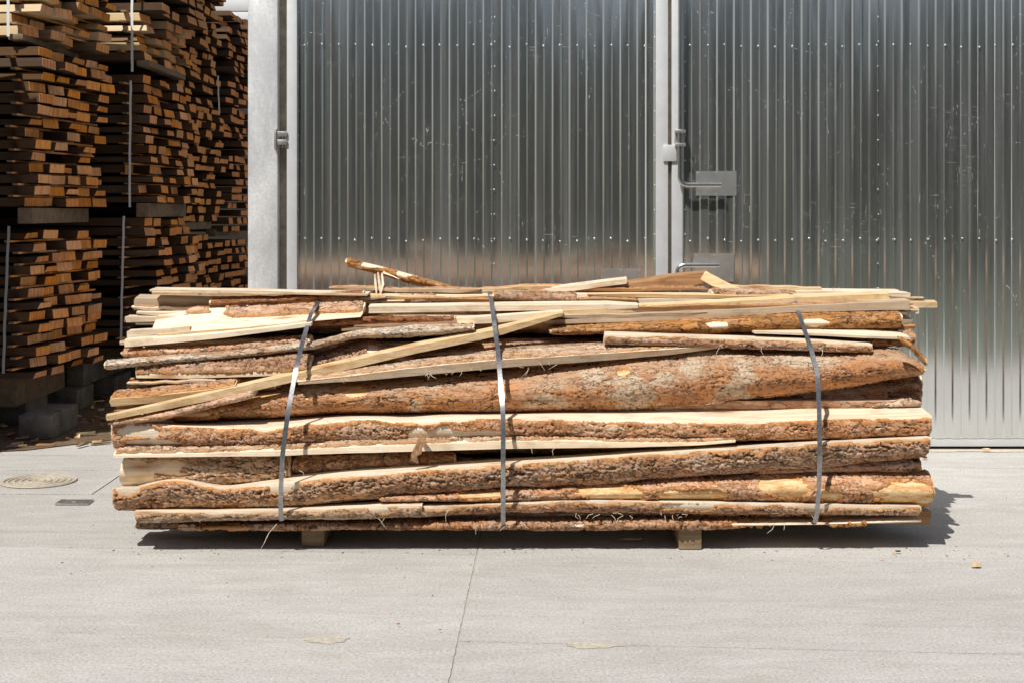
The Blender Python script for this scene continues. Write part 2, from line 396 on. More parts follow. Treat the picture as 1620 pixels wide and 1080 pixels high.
# ------------------------------------------------------------------ the bundle: a generator for sawn-off slabs and laths
ZY = [440, 455, 480, 500, 530, 560, 600, 640, 680, 720, 760, 800, 835]
ZZ = [6.95, 6.90, 6.72, 6.60, 6.50, 6.42, 6.34, 6.28, 6.25, 6.25, 6.26, 6.30, 6.34]
def zfun(y): return float(np.interp(y, ZY, ZZ))
SEED = [100]
ZOFF = .065        # distance of the whole front of the bundle from the first survey
def line(pts, x):
    p = np.array(pts, float); return np.interp(x, p[:, 0], p[:, 1])
def smooth1(a, k):
    if k < 2 or len(a) < 2 * k: return a
    p = np.pad(a, k, mode='edge'); c = np.ones(2 * k + 1) / (2 * k + 1); return np.convolve(p, c, mode='valid')

def slab(name, label, cat, T, M, B, ts='wood', fs='bark', zf=None, dz=0., top_d=.12, bot_d=.03, depth=.17, bt=.0, bf=.03,
         wood=None, bark=None, thick=.008, relief=.008, plate=(.075, .03), spots=(), pales=(), peel=0., wob=.004, step=.0055,
         group='slabs and laths strapped in the big bundle', tiltup=0.):
    SEED[0] += 13; sd = SEED[0]; rnd = random.Random(sd)
    wood = wood or wood_cream; bark = bark or bark_plated
    src = M if M else T
    ya = np.mean([p[1] for p in src] + [p[1] for p in B])
    if zf is None: zf = zfun(ya) + dz
    if not hasattr(zf, '__len__'): zf = (zf, zf)
    zf = (zf[0] + ZOFF, zf[1] + ZOFF)
    x0 = src[0][0]; x1 = src[-1][0]
    n = max(10, int((x1 - x0) / F * zf[0] / step))
    xs = np.linspace(x0, x1, n); Zc = np.linspace(zf[0], zf[1], n)
    X = (xs - CX) / F * Zc
    k = max(1, n // 60)
    wv = lambda s, a, f=2.5: (fbm(X * f + 7.7 * s, np.zeros(n) + s * 3.1 + sd, sd, 3) - .5) * 2 * a
    hB = H - (smooth1(line(B, xs), k) - HY) / F * (Zc + bot_d) + wv(3, wob)
    if M is None:                                   # rounded front, bark above and below
        yT = smooth1(line(T, xs), k)
        hT = H - (yT - HY) / F * (Zc + top_d) + wv(1, wob)
        hM = None
    else:
        hM = H - (smooth1(line(M, xs), k) - HY) / F * Zc + wv(2, wob)
        if T is not None: hT = H - (smooth1(line(T, xs), k) - HY) / F * (Zc + top_d) + wv(2, wob)
        else: hT = hM + tiltup
    Zt = Zc + top_d; Zb = Zc + bot_d
    # cross-section path T -> M -> B -> back
    def seg(h0, z0, h1, z1, bulge, m):
        s = np.linspace(0, 1, m)[None, :]
        hs = h0[:, None] * (1 - s) + h1[:, None] * s; zs = z0[:, None] * (1 - s) + z1[:, None] * s
        dh = (h1 - h0)[:, None]; dzz = (z1 - z0)[:, None]; L = np.sqrt(dh ** 2 + dzz ** 2) + 1e-9
        b = bulge * np.sin(pi * s) ** .7
        return hs - b * (dzz / L), zs + b * (dh / L)
    size = lambda h0, z0, h1, z1: float(np.mean(np.sqrt((h1 - h0) ** 2 + (z1 - z0) ** 2)))
    if M is None:
        hm = (hT + hB) / 2; mlen = float(np.mean(hT - hB)) + .06
        nf = int(np.clip(mlen / .0055, 8, 44)); s = np.linspace(0, 1, nf)[None, :]
        a = (1 - s) ** 2; b = 2 * s * (1 - s); c = s ** 2
        zc = Zc - .9 * (np.minimum(top_d, .2) + bot_d) / 2 - bf; hc = hm + .12 * (hT - hB)
        # quadratic through a control point in front: passes close to Zc at mid-height
        h1 = a * hT[:, None] + b * hc[:, None] + c * hB[:, None]; z1 = a * Zt[:, None] + b * zc[:, None] + c * Zb[:, None]
        z1 = z1 - z1.min(1, keepdims=True) + Zc[:, None] - bf * .3
        secs = [(h1, z1, fs)]
    else:
        nt = int(np.clip(size(hT, Zt, hM, Zc) / .007, 3, 30)); nf = int(np.clip((size(hM, Zc, hB, Zb) + bf) / .0055, 4, 40))
        if ts == 'wood': nt = min(nt, 6)
        if fs == 'wood': nf = min(nf, 6)
        h0, z0 = seg(hT, Zt, hM, Zc, bt, nt); h1, z1 = seg(hM, Zc, hB, Zb, bf, nf)
        secs = [(h0, z0, ts), (h1, z1, fs)]
    zback = Zc + max(depth, top_d, bot_d)
    nb = 5; s = np.linspace(0, 1, nb + 2)[None, 1:-1]
    cz = zback + .02; hb2 = hB * .7 + hT * .3
    hb_ = (1 - s) ** 2 * hB[:, None] + 2 * s * (1 - s) * hb2[:, None] + s ** 2 * hT[:, None]
    zb_ = (1 - s) ** 2 * Zb[:, None] + 2 * s * (1 - s) * (cz[:, None] + .03) + s ** 2 * Zt[:, None]
    HS = np.concatenate([secs[0][0]] + [q[0][:, 1:] for q in secs[1:]] + [hb_], 1)
    ZS = np.concatenate([secs[0][1]] + [q[1][:, 1:] for q in secs[1:]] + [zb_], 1)
    K = HS.shape[1]
    XS = np.repeat(X[:, None], K, 1)
    # slightly crooked saw cuts at both ends
    for e, sl in ((0, 1), (-1, -1)):
        off = rnd.uniform(-.02, .02); XS[e] = XS[e] + (HS[e] - HS[e].mean()) * off * 6 + (fbm(HS[e] * 60, ZS[e] * 60, sd, 2) - .5) * .012
    org = np.array([X.mean(), Zc.mean() + .08, HS.min()])
    V = np.stack([XS, ZS, HS], 2).reshape(-1, 3) - org
    i = np.arange(n - 1)[:, None]; j = np.arange(K)[None, :]; j2 = (j + 1) % K
    Q = np.stack([np.broadcast_to(i * K, (n - 1, K)) + j, np.broadcast_to(i * K, (n - 1, K)) + j2, (i + 1) * K + j2, (i + 1) * K + j], 2).reshape(-1, 4)
    polys = Q.tolist() + [list(range(K))[::-1], [(n - 1) * K + q for q in range(K)]]
    me = mesh_from(name, V, polys, [wood], None, .7)
    o = link(name, me, None, tuple(org)); tag(o, label, cat, group)
    # bark shell with relief, ragged edges and peeled places
    for si, (h, z, kind) in enumerate(secs):
        if kind != 'bark': continue
        last = si == len(secs) - 1
        hx, zx = h, z
        if last:                                     # carry the bark round the lower edge
            hx = np.concatenate([h, hb_[:, :2]], 1); zx = np.concatenate([z, zb_[:, :2]], 1)
        m = hx.shape[1]
        dh = np.gradient(hx, axis=1); dzz = np.gradient(zx, axis=1); L = np.sqrt(dh ** 2 + dzz ** 2) + 1e-9
        nh, nz = -dzz / L, dh / L
        arc = np.cumsum(L, 1) - L[:, :1]; Xg = np.repeat(X[:, None], m, 1)
        u = Xg + .05 * (fbm(Xg * 8, arc * 16, sd + 1, 4) - .5); v = arc + .022 * (fbm(Xg * 11 + 9, arc * 20, sd + 2, 5) - .5)
        ft = fbm(u / plate[0] * .8, v / plate[1] * .8, sd + 20, 5) * 10.
        lev = np.floor(ft); fr = ft - lev
        terr = (lev + sstep(.78, 1., fr)) / 10.
        ledge = sstep(.58, .74, fr) * (1 - sstep(.82, .92, fr))
        f1, f2, cid = voro(u / plate[0] * .8, v / plate[1] * 1.1, sd + 3)
        f1b, f2b, cidb = voro(u / plate[0] * 2.2, v / plate[1] * 2.4, sd + 5)
        gate = sstep(.34, .52, fbm(Xg * 3.3, arc * 12, sd + 6, 3))
        gate2 = sstep(.42, .58, fbm(Xg * 8, arc * 22, sd + 7, 3))
        r1 = np.abs(fbm(u / (plate[0] * 2.2), v / (plate[1] * .9), sd + 30, 5) - .5)
        r2 = np.abs(fbm(u / (plate[0] * 1.2) + 40, v / (plate[1] * .55), sd + 40, 4) - .5)
        crack = np.maximum(1 - sstep(.005, .026, r1), (1 - sstep(.0, .055, f2 - f1)) * .7 * gate2) * gate
        crack2 = (1 - sstep(.004, .024, r2)) * gate2
        rel = np.clip((1 - .95 * crack) * (1 - .75 * crack2) * (1 - .6 * ledge * (1 - gate * .3)), 0, 1)
        tone = np.clip(.45 * _h(lev, np.floor(cid * 7), sd) + .35 * cid + .3 * cidb, 0, 1)
        fine = fbm(Xg * 75, arc * 130, sd + 8, 3) - .5
        low = fbm(Xg * 6, arc * 10, sd + 9, 3) - .5
        topw = 1 - np.repeat(np.linspace(0, 1, m)[None], n, 0)
        xp = CX + Xg / zx * F; yp = HY + (H - hx) / zx * F
        mask = np.ones_like(hx)
        rag = fbm(Xg * 13, arc * 30 + 3, sd + 10, 4) - .5
        if M is not None and si == 1: mask *= sstep(-.002, .004, arc - .006 - .03 * np.maximum(rag, -.2) * (.4 + .6 * gate))
        if M is not None and si == 0: mask *= sstep(-.002, .004, (arc[:, -1:] - arc) - .004 - .022 * np.maximum(rag, -.2))
        for (sx, sy, rx, ry) in spots:
            d = np.sqrt(((xp - sx) / rx) ** 2 + ((yp - sy) / ry) ** 2) + rag * 1.3 + fine * .3
            mask *= sstep(.86, .98, d)
        if peel > 0:
            pn = fbm(Xg * 3.1, arc * 11, sd + 12, 4); mask *= sstep(peel - .012, peel + .012, pn + .15)
        dL = np.minimum(Xg - X[0], X[-1] - Xg); mask *= sstep(.0, .006, dL + rag * .02)
        # mask softened for the colour of the inner bark round a peeled place
        sm = mask.copy()
        for _ in range(4):
            sm[1:-1] = (sm[:-2] + sm[1:-1] + sm[2:]) / 3; sm[:, 1:-1] = (sm[:, :-2] + sm[:, 1:-1] + sm[:, 2:]) / 3
        edge = np.clip((1 - sm) * 1.8, 0, 1)
        pale = np.zeros_like(hx)
        for (sx, sy, rx, ry) in pales:
            d = np.sqrt(((xp - sx) / rx) ** 2 + ((yp - sy) / ry) ** 2) + rag * 1.6 + fine * .8
            pale = np.maximum(pale, 1 - sstep(.6, 1.15, d))
        disp = mask * (thick + relief * (1.15 * (rel - .75) + 1.1 * (terr - .5) + .6 * low) + .0024 * fine) - (1 - mask) * .006
        if M is None or si == 0: disp[:, 0] = np.minimum(disp[:, 0], -.002)
        if last: disp[:, -1] = -.004
        disp[0] = -.003; disp[-1] = -.003
        ZB = zx + nz * disp; HB = hx + nh * disp
        XB = Xg.copy(); XB[0] += .004; XB[-1] -= .004
        Vb = np.stack([XB, ZB, HB], 2).reshape(-1, 3) - org
        i = np.arange(n - 1)[:, None]; j = np.arange(m - 1)[None, :]
        Qb = np.stack([i * m + j, i * m + j + 1, (i + 1) * m + j + 1, (i + 1) * m + j], 2).reshape(-1, 4)
        mb = mesh_from('bark', Vb, Qb.tolist(), [bark], None, 4)
        for an, av in (('relief', rel), ('edge', edge), ('pale', pale), ('tone', tone), ('topw', topw)):
            at = mb.attributes.new(an, 'FLOAT', 'POINT'); at.data.foreach_set('value', av.astype(np.float32).ravel())
        link('bark', mb, o)
    return o

SL = 'bark_slab'; LA = 'sawn_lath'; BO = 'sawn_board'
def S(label, T, M, B, **k): return slab(SL, label, 'bark slab', T, M, B, **k)
def D(label, T, M, B, name=LA, **k):
    k.setdefault('ts', 'wood'); k.setdefault('fs', 'wood'); k.setdefault('bf', 0.); k.setdefault('bot_d', .002); k.setdefault('wob', .003)
    k.setdefault('depth', k.get('top_d', .05)); k.setdefault('top_d', .05); k.setdefault('wood', wood_cream); k.setdefault('step', .012)
    return slab(name, label, 'lath' if name == LA else 'board', T, M, B, **k)

# --- bottom layers
S('thin ragged bark slab, lowest in the bundle, resting on the two timber bearers', [(280,826),(456,824),(560,821),(680,819),(800,818),(950,817),(1050,815),(1200,817),(1300,817),(1400,811),(1457,809)], None,
  [(280,831),(456,831),(560,832),(680,833),(800,832),(900,834),(1000,832),(1100,832),(1200,830),(1300,828),(1457,826)], fs='bark', zf=6.22, top_d=.1, bot_d=.03, bf=.015, bark=bark_brown, thick=.01, relief=.014, peel=.38, spots=[(1250,826,90,7),(1400,820,100,12)], wood=wood_cream)
S('dark weathered slab end at the bottom left corner, just above the ground shadow', [(213,820),(330,820),(560,820)], None, [(222,833),(330,831),(560,829)], top_d=.08, dz=.10, bark=bark_grey, wood=wood_grey, bf=.01)
S('low slab with grey brown bark and a pale sawn top, second from the bottom at the left', None, [(213,808),(310,808),(450,805),(570,803),(600,801),(668,798)], [(213,823),(310,821),(450,818),(570,817),(668,813)],
  top_d=.24, depth=.24, bark=bark_grey, bf=.012, zf=6.17, spots=[(600,806,16,4)])
S('low slab with thin reddish bark, second from the bottom at the right', None, [(655,801),(730,798),(800,795),(900,791),(1060,793),(1200,796),(1320,798),(1457,801)], [(655,814),(730,810),(800,806),(900,806),(1040,808),(1200,808),(1300,809),(1457,811)],
  top_d=.16, zf=6.20, bark=bark_pink, bf=.012, spots=[(1090,801,50,5),(1290,803,26,5)])
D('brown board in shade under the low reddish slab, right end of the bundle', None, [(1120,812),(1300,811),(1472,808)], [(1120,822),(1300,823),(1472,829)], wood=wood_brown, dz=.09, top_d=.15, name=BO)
# --- lower thick slabs
S('big knotted slab with deep plated bark and a flared left butt, low in the bundle', [(177,769),(200,770),(225,765),(245,758),(270,755),(300,758),(330,765),(352,766),(443,751),(540,741),(664,733),(791,725),(960,715),(1055,708),(1180,701),(1297,694),(1400,690),(1472,686)],
  [(177,771),(200,772),(225,767),(245,760),(270,757),(300,760),(330,767),(352,771),(443,765),(540,752),(664,743),(791,734),(960,722),(1055,716),(1180,708),(1297,699),(1400,694),(1472,690)],
  [(177,799),(240,801),(310,798),(443,796),(540,786),(664,776),(791,766),(960,760),(1055,749),(1297,735),(1400,722),(1472,711)], zf=6.19, top_d=.17, depth=.2, bot_d=.10, bf=.035, bark=bark_plated, thick=.012, relief=.014, plate=(.095, .034), peel=.43, spots=[(208,775,20,7)])
S('wide slab with large yellow patches of peeled bark, low right of the bundle', [(600,779),(664,775),(791,764),(900,759),(1030,752),(1133,745),(1297,739),(1478,743)], None,
  [(600,786),(664,787),(791,790),(900,791),(1151,792),(1297,795),(1478,798)], zf=6.21, top_d=.12, bot_d=.06, bf=.03, bark=bark_brown, wood=wood_peeled, thick=.008, relief=.009,
  spots=[(975,779,62,10),(1085,783,62,8),(1248,768,46,17),(1315,785,18,8),(1432,780,52,19),(770,783,40,6)])
S('narrow slab wedged between two bigger slabs at the lower right end', [(1190,740),(1300,732),(1390,721),(1458,715)], None, [(1190,744),(1300,743),(1461,745)], zf=6.26, top_d=.08, bark=bark_pink, bf=.015, relief=.006)
S('slab with bare cream wood at its left end and grey bark beyond, above the knotted butt', [(190,722),(300,720),(458,718)], None, [(190,768),(300,768),(458,764)], zf=6.30, top_d=.05, bot_d=.05, bf=.01, bark=bark_grey, spots=[(205,745,52,30),(262,738,44,14)], thick=.010, relief=.012, dz=.06)
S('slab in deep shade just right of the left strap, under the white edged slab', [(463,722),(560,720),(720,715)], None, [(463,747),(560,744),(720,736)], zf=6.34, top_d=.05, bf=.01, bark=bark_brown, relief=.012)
S('long slab lying bark up with a thin white sawn edge along its bottom', [(181,700),(300,698),(443,695),(540,690),(700,688),(791,686),(900,686),(1000,688),(1107,690),(1165,693)],
  [(181,720),(300,718),(443,713),(540,708),(640,704),(700,701),(791,697),(900,697),(1000,700),(1107,699),(1165,696)], [(181,724),(300,722),(443,720),(540,716),(700,712),(791,709),(900,708),(1000,707),(1107,704),(1165,699)],
  ts='bark', fs='wood', zf=6.235, top_d=.10, bot_d=.0, bt=.01, bf=0., bark=bark_grey, depth=.22, thick=.007)
big = S('long straight slab across the middle of the bundle with a broad white sawn top', [(177,667),(230,665),(303,665),(443,660),(540,654),(644,655),(695,652),(791,651),(900,649),(978,647),(1133,645),(1297,642),(1474,639)],
  [(177,671),(230,668),(303,674),(370,676),(443,677),(490,668),(540,663),(600,662),(644,668),(670,663),(695,659),(791,660),(900,661),(978,666),(1050,664),(1133,668),(1200,665),(1297,663),(1400,660),(1474,657)],
  [(177,707),(300,704),(443,702),(540,697),(600,697),(695,699),(791,693),(900,692),(960,697),(1040,697),(1133,693),(1297,690),(1400,687),(1474,685)], zf=6.26, top_d=.2, depth=.22, bot_d=.05, bf=.03, bark=bark_brown, thick=.009, relief=.010, plate=(.06, .03), peel=.46,
  spots=[(212,684,40,10),(660,685,20,14)])
# --- the round log-like slab and its neighbours
S('huge round slab with orange flaky bark and grey patches, above the white topped slab', [(344,624),(373,620),(453,606),(540,602),(605,601),(695,593),(791,588),(877,578),(960,567),(1081,556),(1144,549),(1289,552),(1379,552),(1428,549),(1450,560),(1463,575)], None,
  [(344,660),(450,657),(540,652),(695,651),(791,650),(960,649),(1030,647),(1133,636),(1289,619),(1400,601),(1463,590)], zf=6.36, top_d=.17, bot_d=.07, bf=.05, bark=bark_orange, wood=wood_peeled, thick=.007, relief=.008, plate=(.11, .04), wob=.006,
  pales=[(1000,618,38,30),(1158,618,30,13),(1090,582,18,16),(1180,590,20,20),(680,610,16,8),(660,640,12,8),(857,634,40,11),(940,594,22,9),(500,612,28,9),(1050,600,30,10),(1260,572,60,8),(1110,560,50,6)],
  spots=[(415,628,34,13),(352,640,9,16),(562,618,20,9),(985,590,14,6)])
S('short dark slab end in the black gap below the round slab, far right', [(1290,612),(1380,600),(1459,593)], None, [(1290,642),(1459,640)], zf=6.50, top_d=.05, bark=bark_brown)
S('bark strip at the right end resting on the white topped slab, in the gap', [(1380,637),(1420,630),(1459,624)], None, [(1380,642),(1459,641)], zf=6.40, top_d=.08, bark=bark_grey, bf=.01)
S('thin slab lying flat side down on the round slab, its pale edge running up to the right', [(470,595),(570,581),(644,570),(791,557),(960,546),(1060,543),(1144,541)], [(470,604),(570,592),(644,582),(791,569),(960,558),(1060,552),(1144,546)],
  [(470,608),(570,602),(644,595),(791,582),(960,569),(1060,561),(1144,550)], ts='bark', fs='wood', zf=(6.31, 6.43), top_d=.14, depth=.15, bot_d=.02, bt=.01, bf=0, bark=bark_grey, wood=wood_cream, thick=.006, relief=.006)
S('thin grey branch in the shadow behind the middle strap', [(636,558),(791,549),(960,541),(1110,541)], None, [(636,568),(791,560),(960,551),(1110,548)], zf=(6.48, 6.54), top_d=.04, bot_d=.02, depth=.05, bark=bark_grey, bf=.01, thick=.003, relief=.003)
S('reddish splintered slab seen in the dark gap above the grey branch', [(660,552),(790,543),(900,540),(1000,540)], None, [(660,560),(790,551),(1000,548)], zf=(6.56, 6.60), top_d=.08, bark=bark_orange, bf=.01)
# --- left side, middle height
D('long square lath slanting up from the lower left across the front of the bundle', [(167,654),(331,617),(461,586),(570,561),(660,541),(789,515),(889,492)], [(167,658),(331,622),(461,592),(570,567),(660,547),(789,521),(889,495)], [(167,666),(331,634),(461,604),(570,579),(660,558),(789,531),(889,500)],
  zf=(6.20, 6.52), top_d=.035, wood=wood_yellow)
S('thin bark slab right under the slanting lath, at the far left', [(172,666),(260,648),(345,630),(400,617)], None, [(172,670),(250,664),(345,641),(400,628)], zf=(6.22, 6.27), top_d=.05, bot_d=.02, bark=bark_pink, bf=.01, thick=.004, relief=.005)
S('short orange slab end below the slanting lath, left of the round slab', [(270,645),(345,640)], None, [(255,664),(345,661)], zf=6.33, top_d=.05, bark=bark_orange, spots=[(290,650,40,10)], wood=wood_yellow)
S('slab pointing out left above the slanting lath, cream face with bark on top', [(174,622),(255,610),(330,605),(372,600)], [(174,631),(230,627),(329,616),(372,609)], [(174,642),(250,635),(329,623),(372,617)], ts='bark', fs='wood', zf=6.30, top_d=.12, bt=.012, bot_d=.01, bf=0, bark=bark_brown, wood=wood_yellow)
S('slab with rough scaly bark and flat bottom, left of the left strap at mid height', [(214,572),(300,567),(400,563),(490,561)], [(214,594),(300,594),(400,592),(490,588)], [(214,598),(300,598),(400,595),(490,591)], ts='bark', fs='wood', zf=6.36, top_d=.10, bt=.03, bot_d=.0, bf=0, bark=bark_pink, relief=.008, plate=(.035,.02))
S('slab in shadow below the scaly slab, left side', [(208,599),(300,600),(440,597)], [(208,607),(300,608),(440,604)], [(208,612),(300,611),(440,607)], ts='bark', fs='wood', zf=6.42, top_d=.1, bt=.01, bot_d=.0, bf=0, bark=bark_brown)
S('bark slab lying behind the slanting lath below the scaly slab', [(255,611),(330,604),(440,598)], None, [(255,622),(330,618),(440,612)], zf=6.42, top_d=.07, bark=bark_pink, bf=.01)
S('humped slab with scaly grey bark between left and middle straps', [(492,562),(540,546),(580,537),(630,547),(655,560)], None, [(492,594),(560,590),(655,578)], zf=6.45, top_d=.1, bark=bark_pink, relief=.009, plate=(.045,.025), spots=[(588,553,10,8)])
S('long pale slab sticking out furthest at the left, weathered grey bark', [(164,568),(266,562),(390,552),(500,539),(560,524),(660,514),(750,511)], None, [(164,584),(266,573),(390,563),(500,551),(560,535),(660,531),(750,522)], zf=(6.34, 6.46), top_d=.06, bot_d=.03, bf=.01, bark=bark_grey, thick=.004, relief=.005, pales=[(190,573,40,8),(300,567,60,6),(460,548,60,5),(640,524,90,8)])
S('reddish bark slab behind and above the pale protruding slab, left', [(191,552),(300,544),(400,537),(490,530)], None, [(191,562),(300,560),(400,553),(490,546)], zf=6.46, top_d=.08, bark=bark_pink, bf=.01, thick=.006)
D('cream lath with a brown knot, left side, running up to the left strap', [(197,535),(270,530),(360,522),(450,513),(492,508)], [(197,538),(270,534),(360,526),(450,516),(492,511)], [(197,549),(300,540),(360,534),(450,522),(492,516)], zf=6.44, top_d=.04)
D('short cream lath end poking out left beneath the white faced board', [(201,521),(250,518),(300,515)], [(201,524),(250,521),(300,518)], [(201,534),(250,531),(300,528)], zf=6.50, top_d=.06)
D('small split lath end at the left, below the dark top board', [(200,498),(250,499),(330,495)], [(198,501),(250,502),(330,498)], [(198,510),(250,509),(330,505)], zf=6.60, top_d=.08, wood=wood_cream)
S('board with a wide bare white face and bark along its upper edge, top left', [(247,502),(310,489),(360,487),(450,483),(575,478)], [(247,505),(300,499),(345,496),(365,503),(400,504),(460,500),(530,497),(575,496)], [(247,529),(320,523),(400,517),(490,509),(575,502)],
  ts='bark', fs='wood', zf=6.60, top_d=.08, bot_d=-.10, bt=.012, bf=0, bark=bark_pink, depth=.12, spots=[(270,497,34,9),(345,490,14,8)])
D('thin yellow lath along the bottom edge of the white faced board', [(248,528),(320,522),(400,516),(492,508)], [(248,530),(320,524),(400,518),(492,510)], [(248,533),(320,528),(400,522),(492,514)], zf=6.47, top_d=.05, wood=wood_yellow)
S('red brown bark edge running right from the left strap below the short slab end', [(492,504),(600,501),(720,500)], None, [(492,516),(600,512),(720,506)], zf=6.54, top_d=.05, bark=bark_red, bf=.008, thick=.004, relief=.004)
D('cream lath just above the slanting lath, left of the middle strap', [(559,511),(660,504),(780,497),(890,489)], [(559,514),(660,507),(780,500),(890,492)], [(559,523),(660,517),(780,511),(890,501)], zf=6.56, top_d=.05)
D('cream saw marked board behind the laths, crossing the middle strap', [(622,497),(790,496),(960,492)], [(622,499),(790,499),(960,495)], [(622,508),(790,506),(960,501)], zf=6.62, top_d=.1, name=BO)
# --- top left
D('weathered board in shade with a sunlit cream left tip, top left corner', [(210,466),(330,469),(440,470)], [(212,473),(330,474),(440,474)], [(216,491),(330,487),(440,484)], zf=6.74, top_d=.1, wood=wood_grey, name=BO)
D('thin pale board lying on top at the left, overhanging the shaded board', [(236,454),(400,457),(518,460),(582,461)], [(236,458),(400,461),(518,464),(582,465)], [(236,461),(400,464),(518,467),(582,468)], zf=6.66, top_d=.14, name=BO)
S('curled strip of orange bark hanging under the top left board', [(332,472),(430,469),(520,463),(575,459)], None, [(332,484),(430,481),(520,473),(575,468)], zf=6.68, top_d=.03, bot_d=.01, depth=.04, bark=bark_red, bf=.01, thick=.004, relief=.004)
S('bark topped board along the top between left and middle straps', [(440,475),(520,472),(600,468),(690,466)], None, [(440,484),(520,482),(600,480),(690,479)], zf=6.74, top_d=.14, bark=bark_pink, bf=.01, spots=[(600,474,60,6)])
D('pale splintered board on top between the left and middle straps', [(545,463),(700,464),(905,463)], [(545,470),(700,471),(905,472)], [(545,477),(700,478),(905,478)], zf=6.76, top_d=.16, name=BO)
D('thin bark edged board at the back of the top, behind the leaning stick', [(500,459),(640,458),(820,459)], [(500,461),(640,460),(820,461)], [(500,467),(640,466),(820,467)], zf=6.98, top_d=.14, wood=wood_brown, name=BO)
D('square cream lath along the top, starting just right of the left strap', [(583,481),(700,479),(800,477),(960,476),(1010,479)], [(583,486),(700,484),(800,483),(960,482),(1010,483)], [(583,496),(700,494),(800,492),(960,490),(1010,488)], zf=6.62, top_d=.07)
D('long yellow edged lath along the top, from the middle strap past the right strap', [(800,496),(900,486),(1055,478),(1258,466),(1407,460)], [(800,501),(900,491),(1055,483),(1258,471),(1407,465)], [(800,508),(900,502),(1055,491),(1258,482),(1407,474)], zf=(6.60, 6.68), top_d=.05, wood=wood_yellow)
D('weathered board under the yellow edged lath, top right half', [(860,504),(900,502),(1055,491),(1258,481),(1440,472)], [(860,507),(900,505),(1055,495),(1258,485),(1440,476)], [(860,512),(900,513),(1060,507),(1250,495),(1424,490)], zf=6.58, top_d=.12, wood=wood_grey, name=BO)
S('orange barked slab below the weathered board, upper right', [(870,519),(900,516),(1000,510),(1090,505),(1258,495),(1428,492)], None, [(870,527),(900,528),(1000,526),(1090,527),(1258,522),(1380,520),(1430,518)], zf=6.52, top_d=.08, bark=bark_bright, bf=.015, spots=[(1135,516,22,7),(1290,510,20,7)], thick=.005, relief=.005)
D('smooth cream board with a pointed right end, overhanging the upper right gap', [(1195,521),(1290,518),(1370,517),(1438,524)], [(1195,524),(1290,527),(1370,531),(1440,533)], [(1195,528),(1290,531),(1370,535),(1440,537)], zf=6.45, top_d=.12, name=BO)
S('slim lath with pinkish bark lying in the upper right gap, above the round slab', [(956,523),(1133,530),(1290,535),(1380,541)], [(956,527),(1133,533),(1290,539),(1380,544)], [(956,542),(1133,549),(1290,553),(1380,556)], zf=6.42, top_d=.06, depth=.08, bot_d=.01, bf=.012, bark=bark_pink, thick=.005, relief=.005)
S('orange bark curl dangling over the right end of the round slab', [(1424,532),(1445,545),(1467,566)], None, [(1424,537),(1445,556),(1467,579)], zf=6.24, top_d=.03, bot_d=.01, depth=.03, bark=bark_bright, wood=wood_yellow, bf=.01, thick=.004)
S('stub of a bark slab at the right end below the cream pointed board', [(1380,534),(1410,534),(1448,520)], None, [(1380,546),(1448,545)], zf=6.50, top_d=.06, bark=bark_orange)
D('short split lath jutting out furthest right near the top', [(1380,473),(1440,474),(1483,475)], [(1380,477),(1440,478),(1483,479)], [(1380,487),(1440,487),(1479,487)], zf=6.78, top_d=.06, wood=wood_yellow)
D('split cream lath end at the upper right, under the one jutting furthest', [(1390,484),(1430,484),(1453,484)], [(1390,487),(1430,487),(1453,488)], [(1390,498),(1430,498),(1450,497)], zf=6.72, top_d=.08)
D('small broken lath end at the right, third below the top corner', [(1390,496),(1438,498)], [(1390,499),(1438,501)], [(1390,511),(1432,509)], zf=6.66, top_d=.08)
# --- top right
D('cream board along the top between the middle and right straps', [(900,459),(1100,460),(1255,463)], [(900,466),(1100,467),(1255,469)], [(900,473),(1100,474),(1255,474)], zf=6.84, top_d=.18, name=BO)
D('second cream board on the top, in front of the other, right of the middle strap', [(880,470),(1050,469),(1200,470)], [(880,475),(1050,474),(1200,475)], [(880,483),(1050,481),(1200,482)], zf=6.76, top_d=.09, name=BO)
D('cream board on the top at the right strap, reaching the right end', [(1180,456),(1350,457),(1427,457)], [(1180,461),(1350,462),(1427,462)], [(1180,470),(1350,468),(1427,467)], zf=6.90, top_d=.12, name=BO)
D('narrow board at the upper right end behind the yellow edged lath', [(1380,460),(1441,461)], [(1380,463),(1441,464)], [(1380,475),(1441,476)], zf=6.82, top_d=.12, name=BO)
D('cream lath tilted up on top, right of the middle strap', [(828,459),(900,449),(992,438)], [(828,462),(900,453),(992,442)], [(828,467),(900,461),(992,449)], zf=6.92, top_d=.05)
br = D('broken brown slab rising from the top, splintered at its right end', [(930,456),(985,447),(1015,441),(1060,434),(1090,431),(1122,428)], [(930,459),(985,452),(1015,448),(1060,439),(1090,435),(1122,431)], [(930,464),(1000,461),(1060,459),(1090,453),(1122,446)], zf=6.95, top_d=.1, wood=wood_brown, name=BO, step=.01, wob=.006)
S('plated bark slab piece on top, right beside the middle strap', [(780,461),(850,460),(914,463)], None, [(780,473),(850,477),(914,477)], zf=6.70, top_d=.09, bark=bark_plated, bf=.012, relief=.008)
S('narrow bark strip on top, just left of the right strap', [(1126,457),(1200,459),(1262,462)], None, [(1126,469),(1200,472),(1262,471)], zf=6.80, top_d=.07, bark=bark_plated, bf=.01)
stick = S('stick with orange bark leaning up to the left above the top of the bundle', [(547,409),(600,421),(660,437),(742,459)], None, [(547,420),(600,434),(660,450),(742,467)], zf=(6.92, 6.98), top_d=.03, bot_d=.02, depth=.04, bark=bark_bright, wood=wood_cream, bf=.01, thick=.004, relief=.007, plate=(.05,.02), spots=[(592,420,24,6),(640,434,14,4)], step=.005)

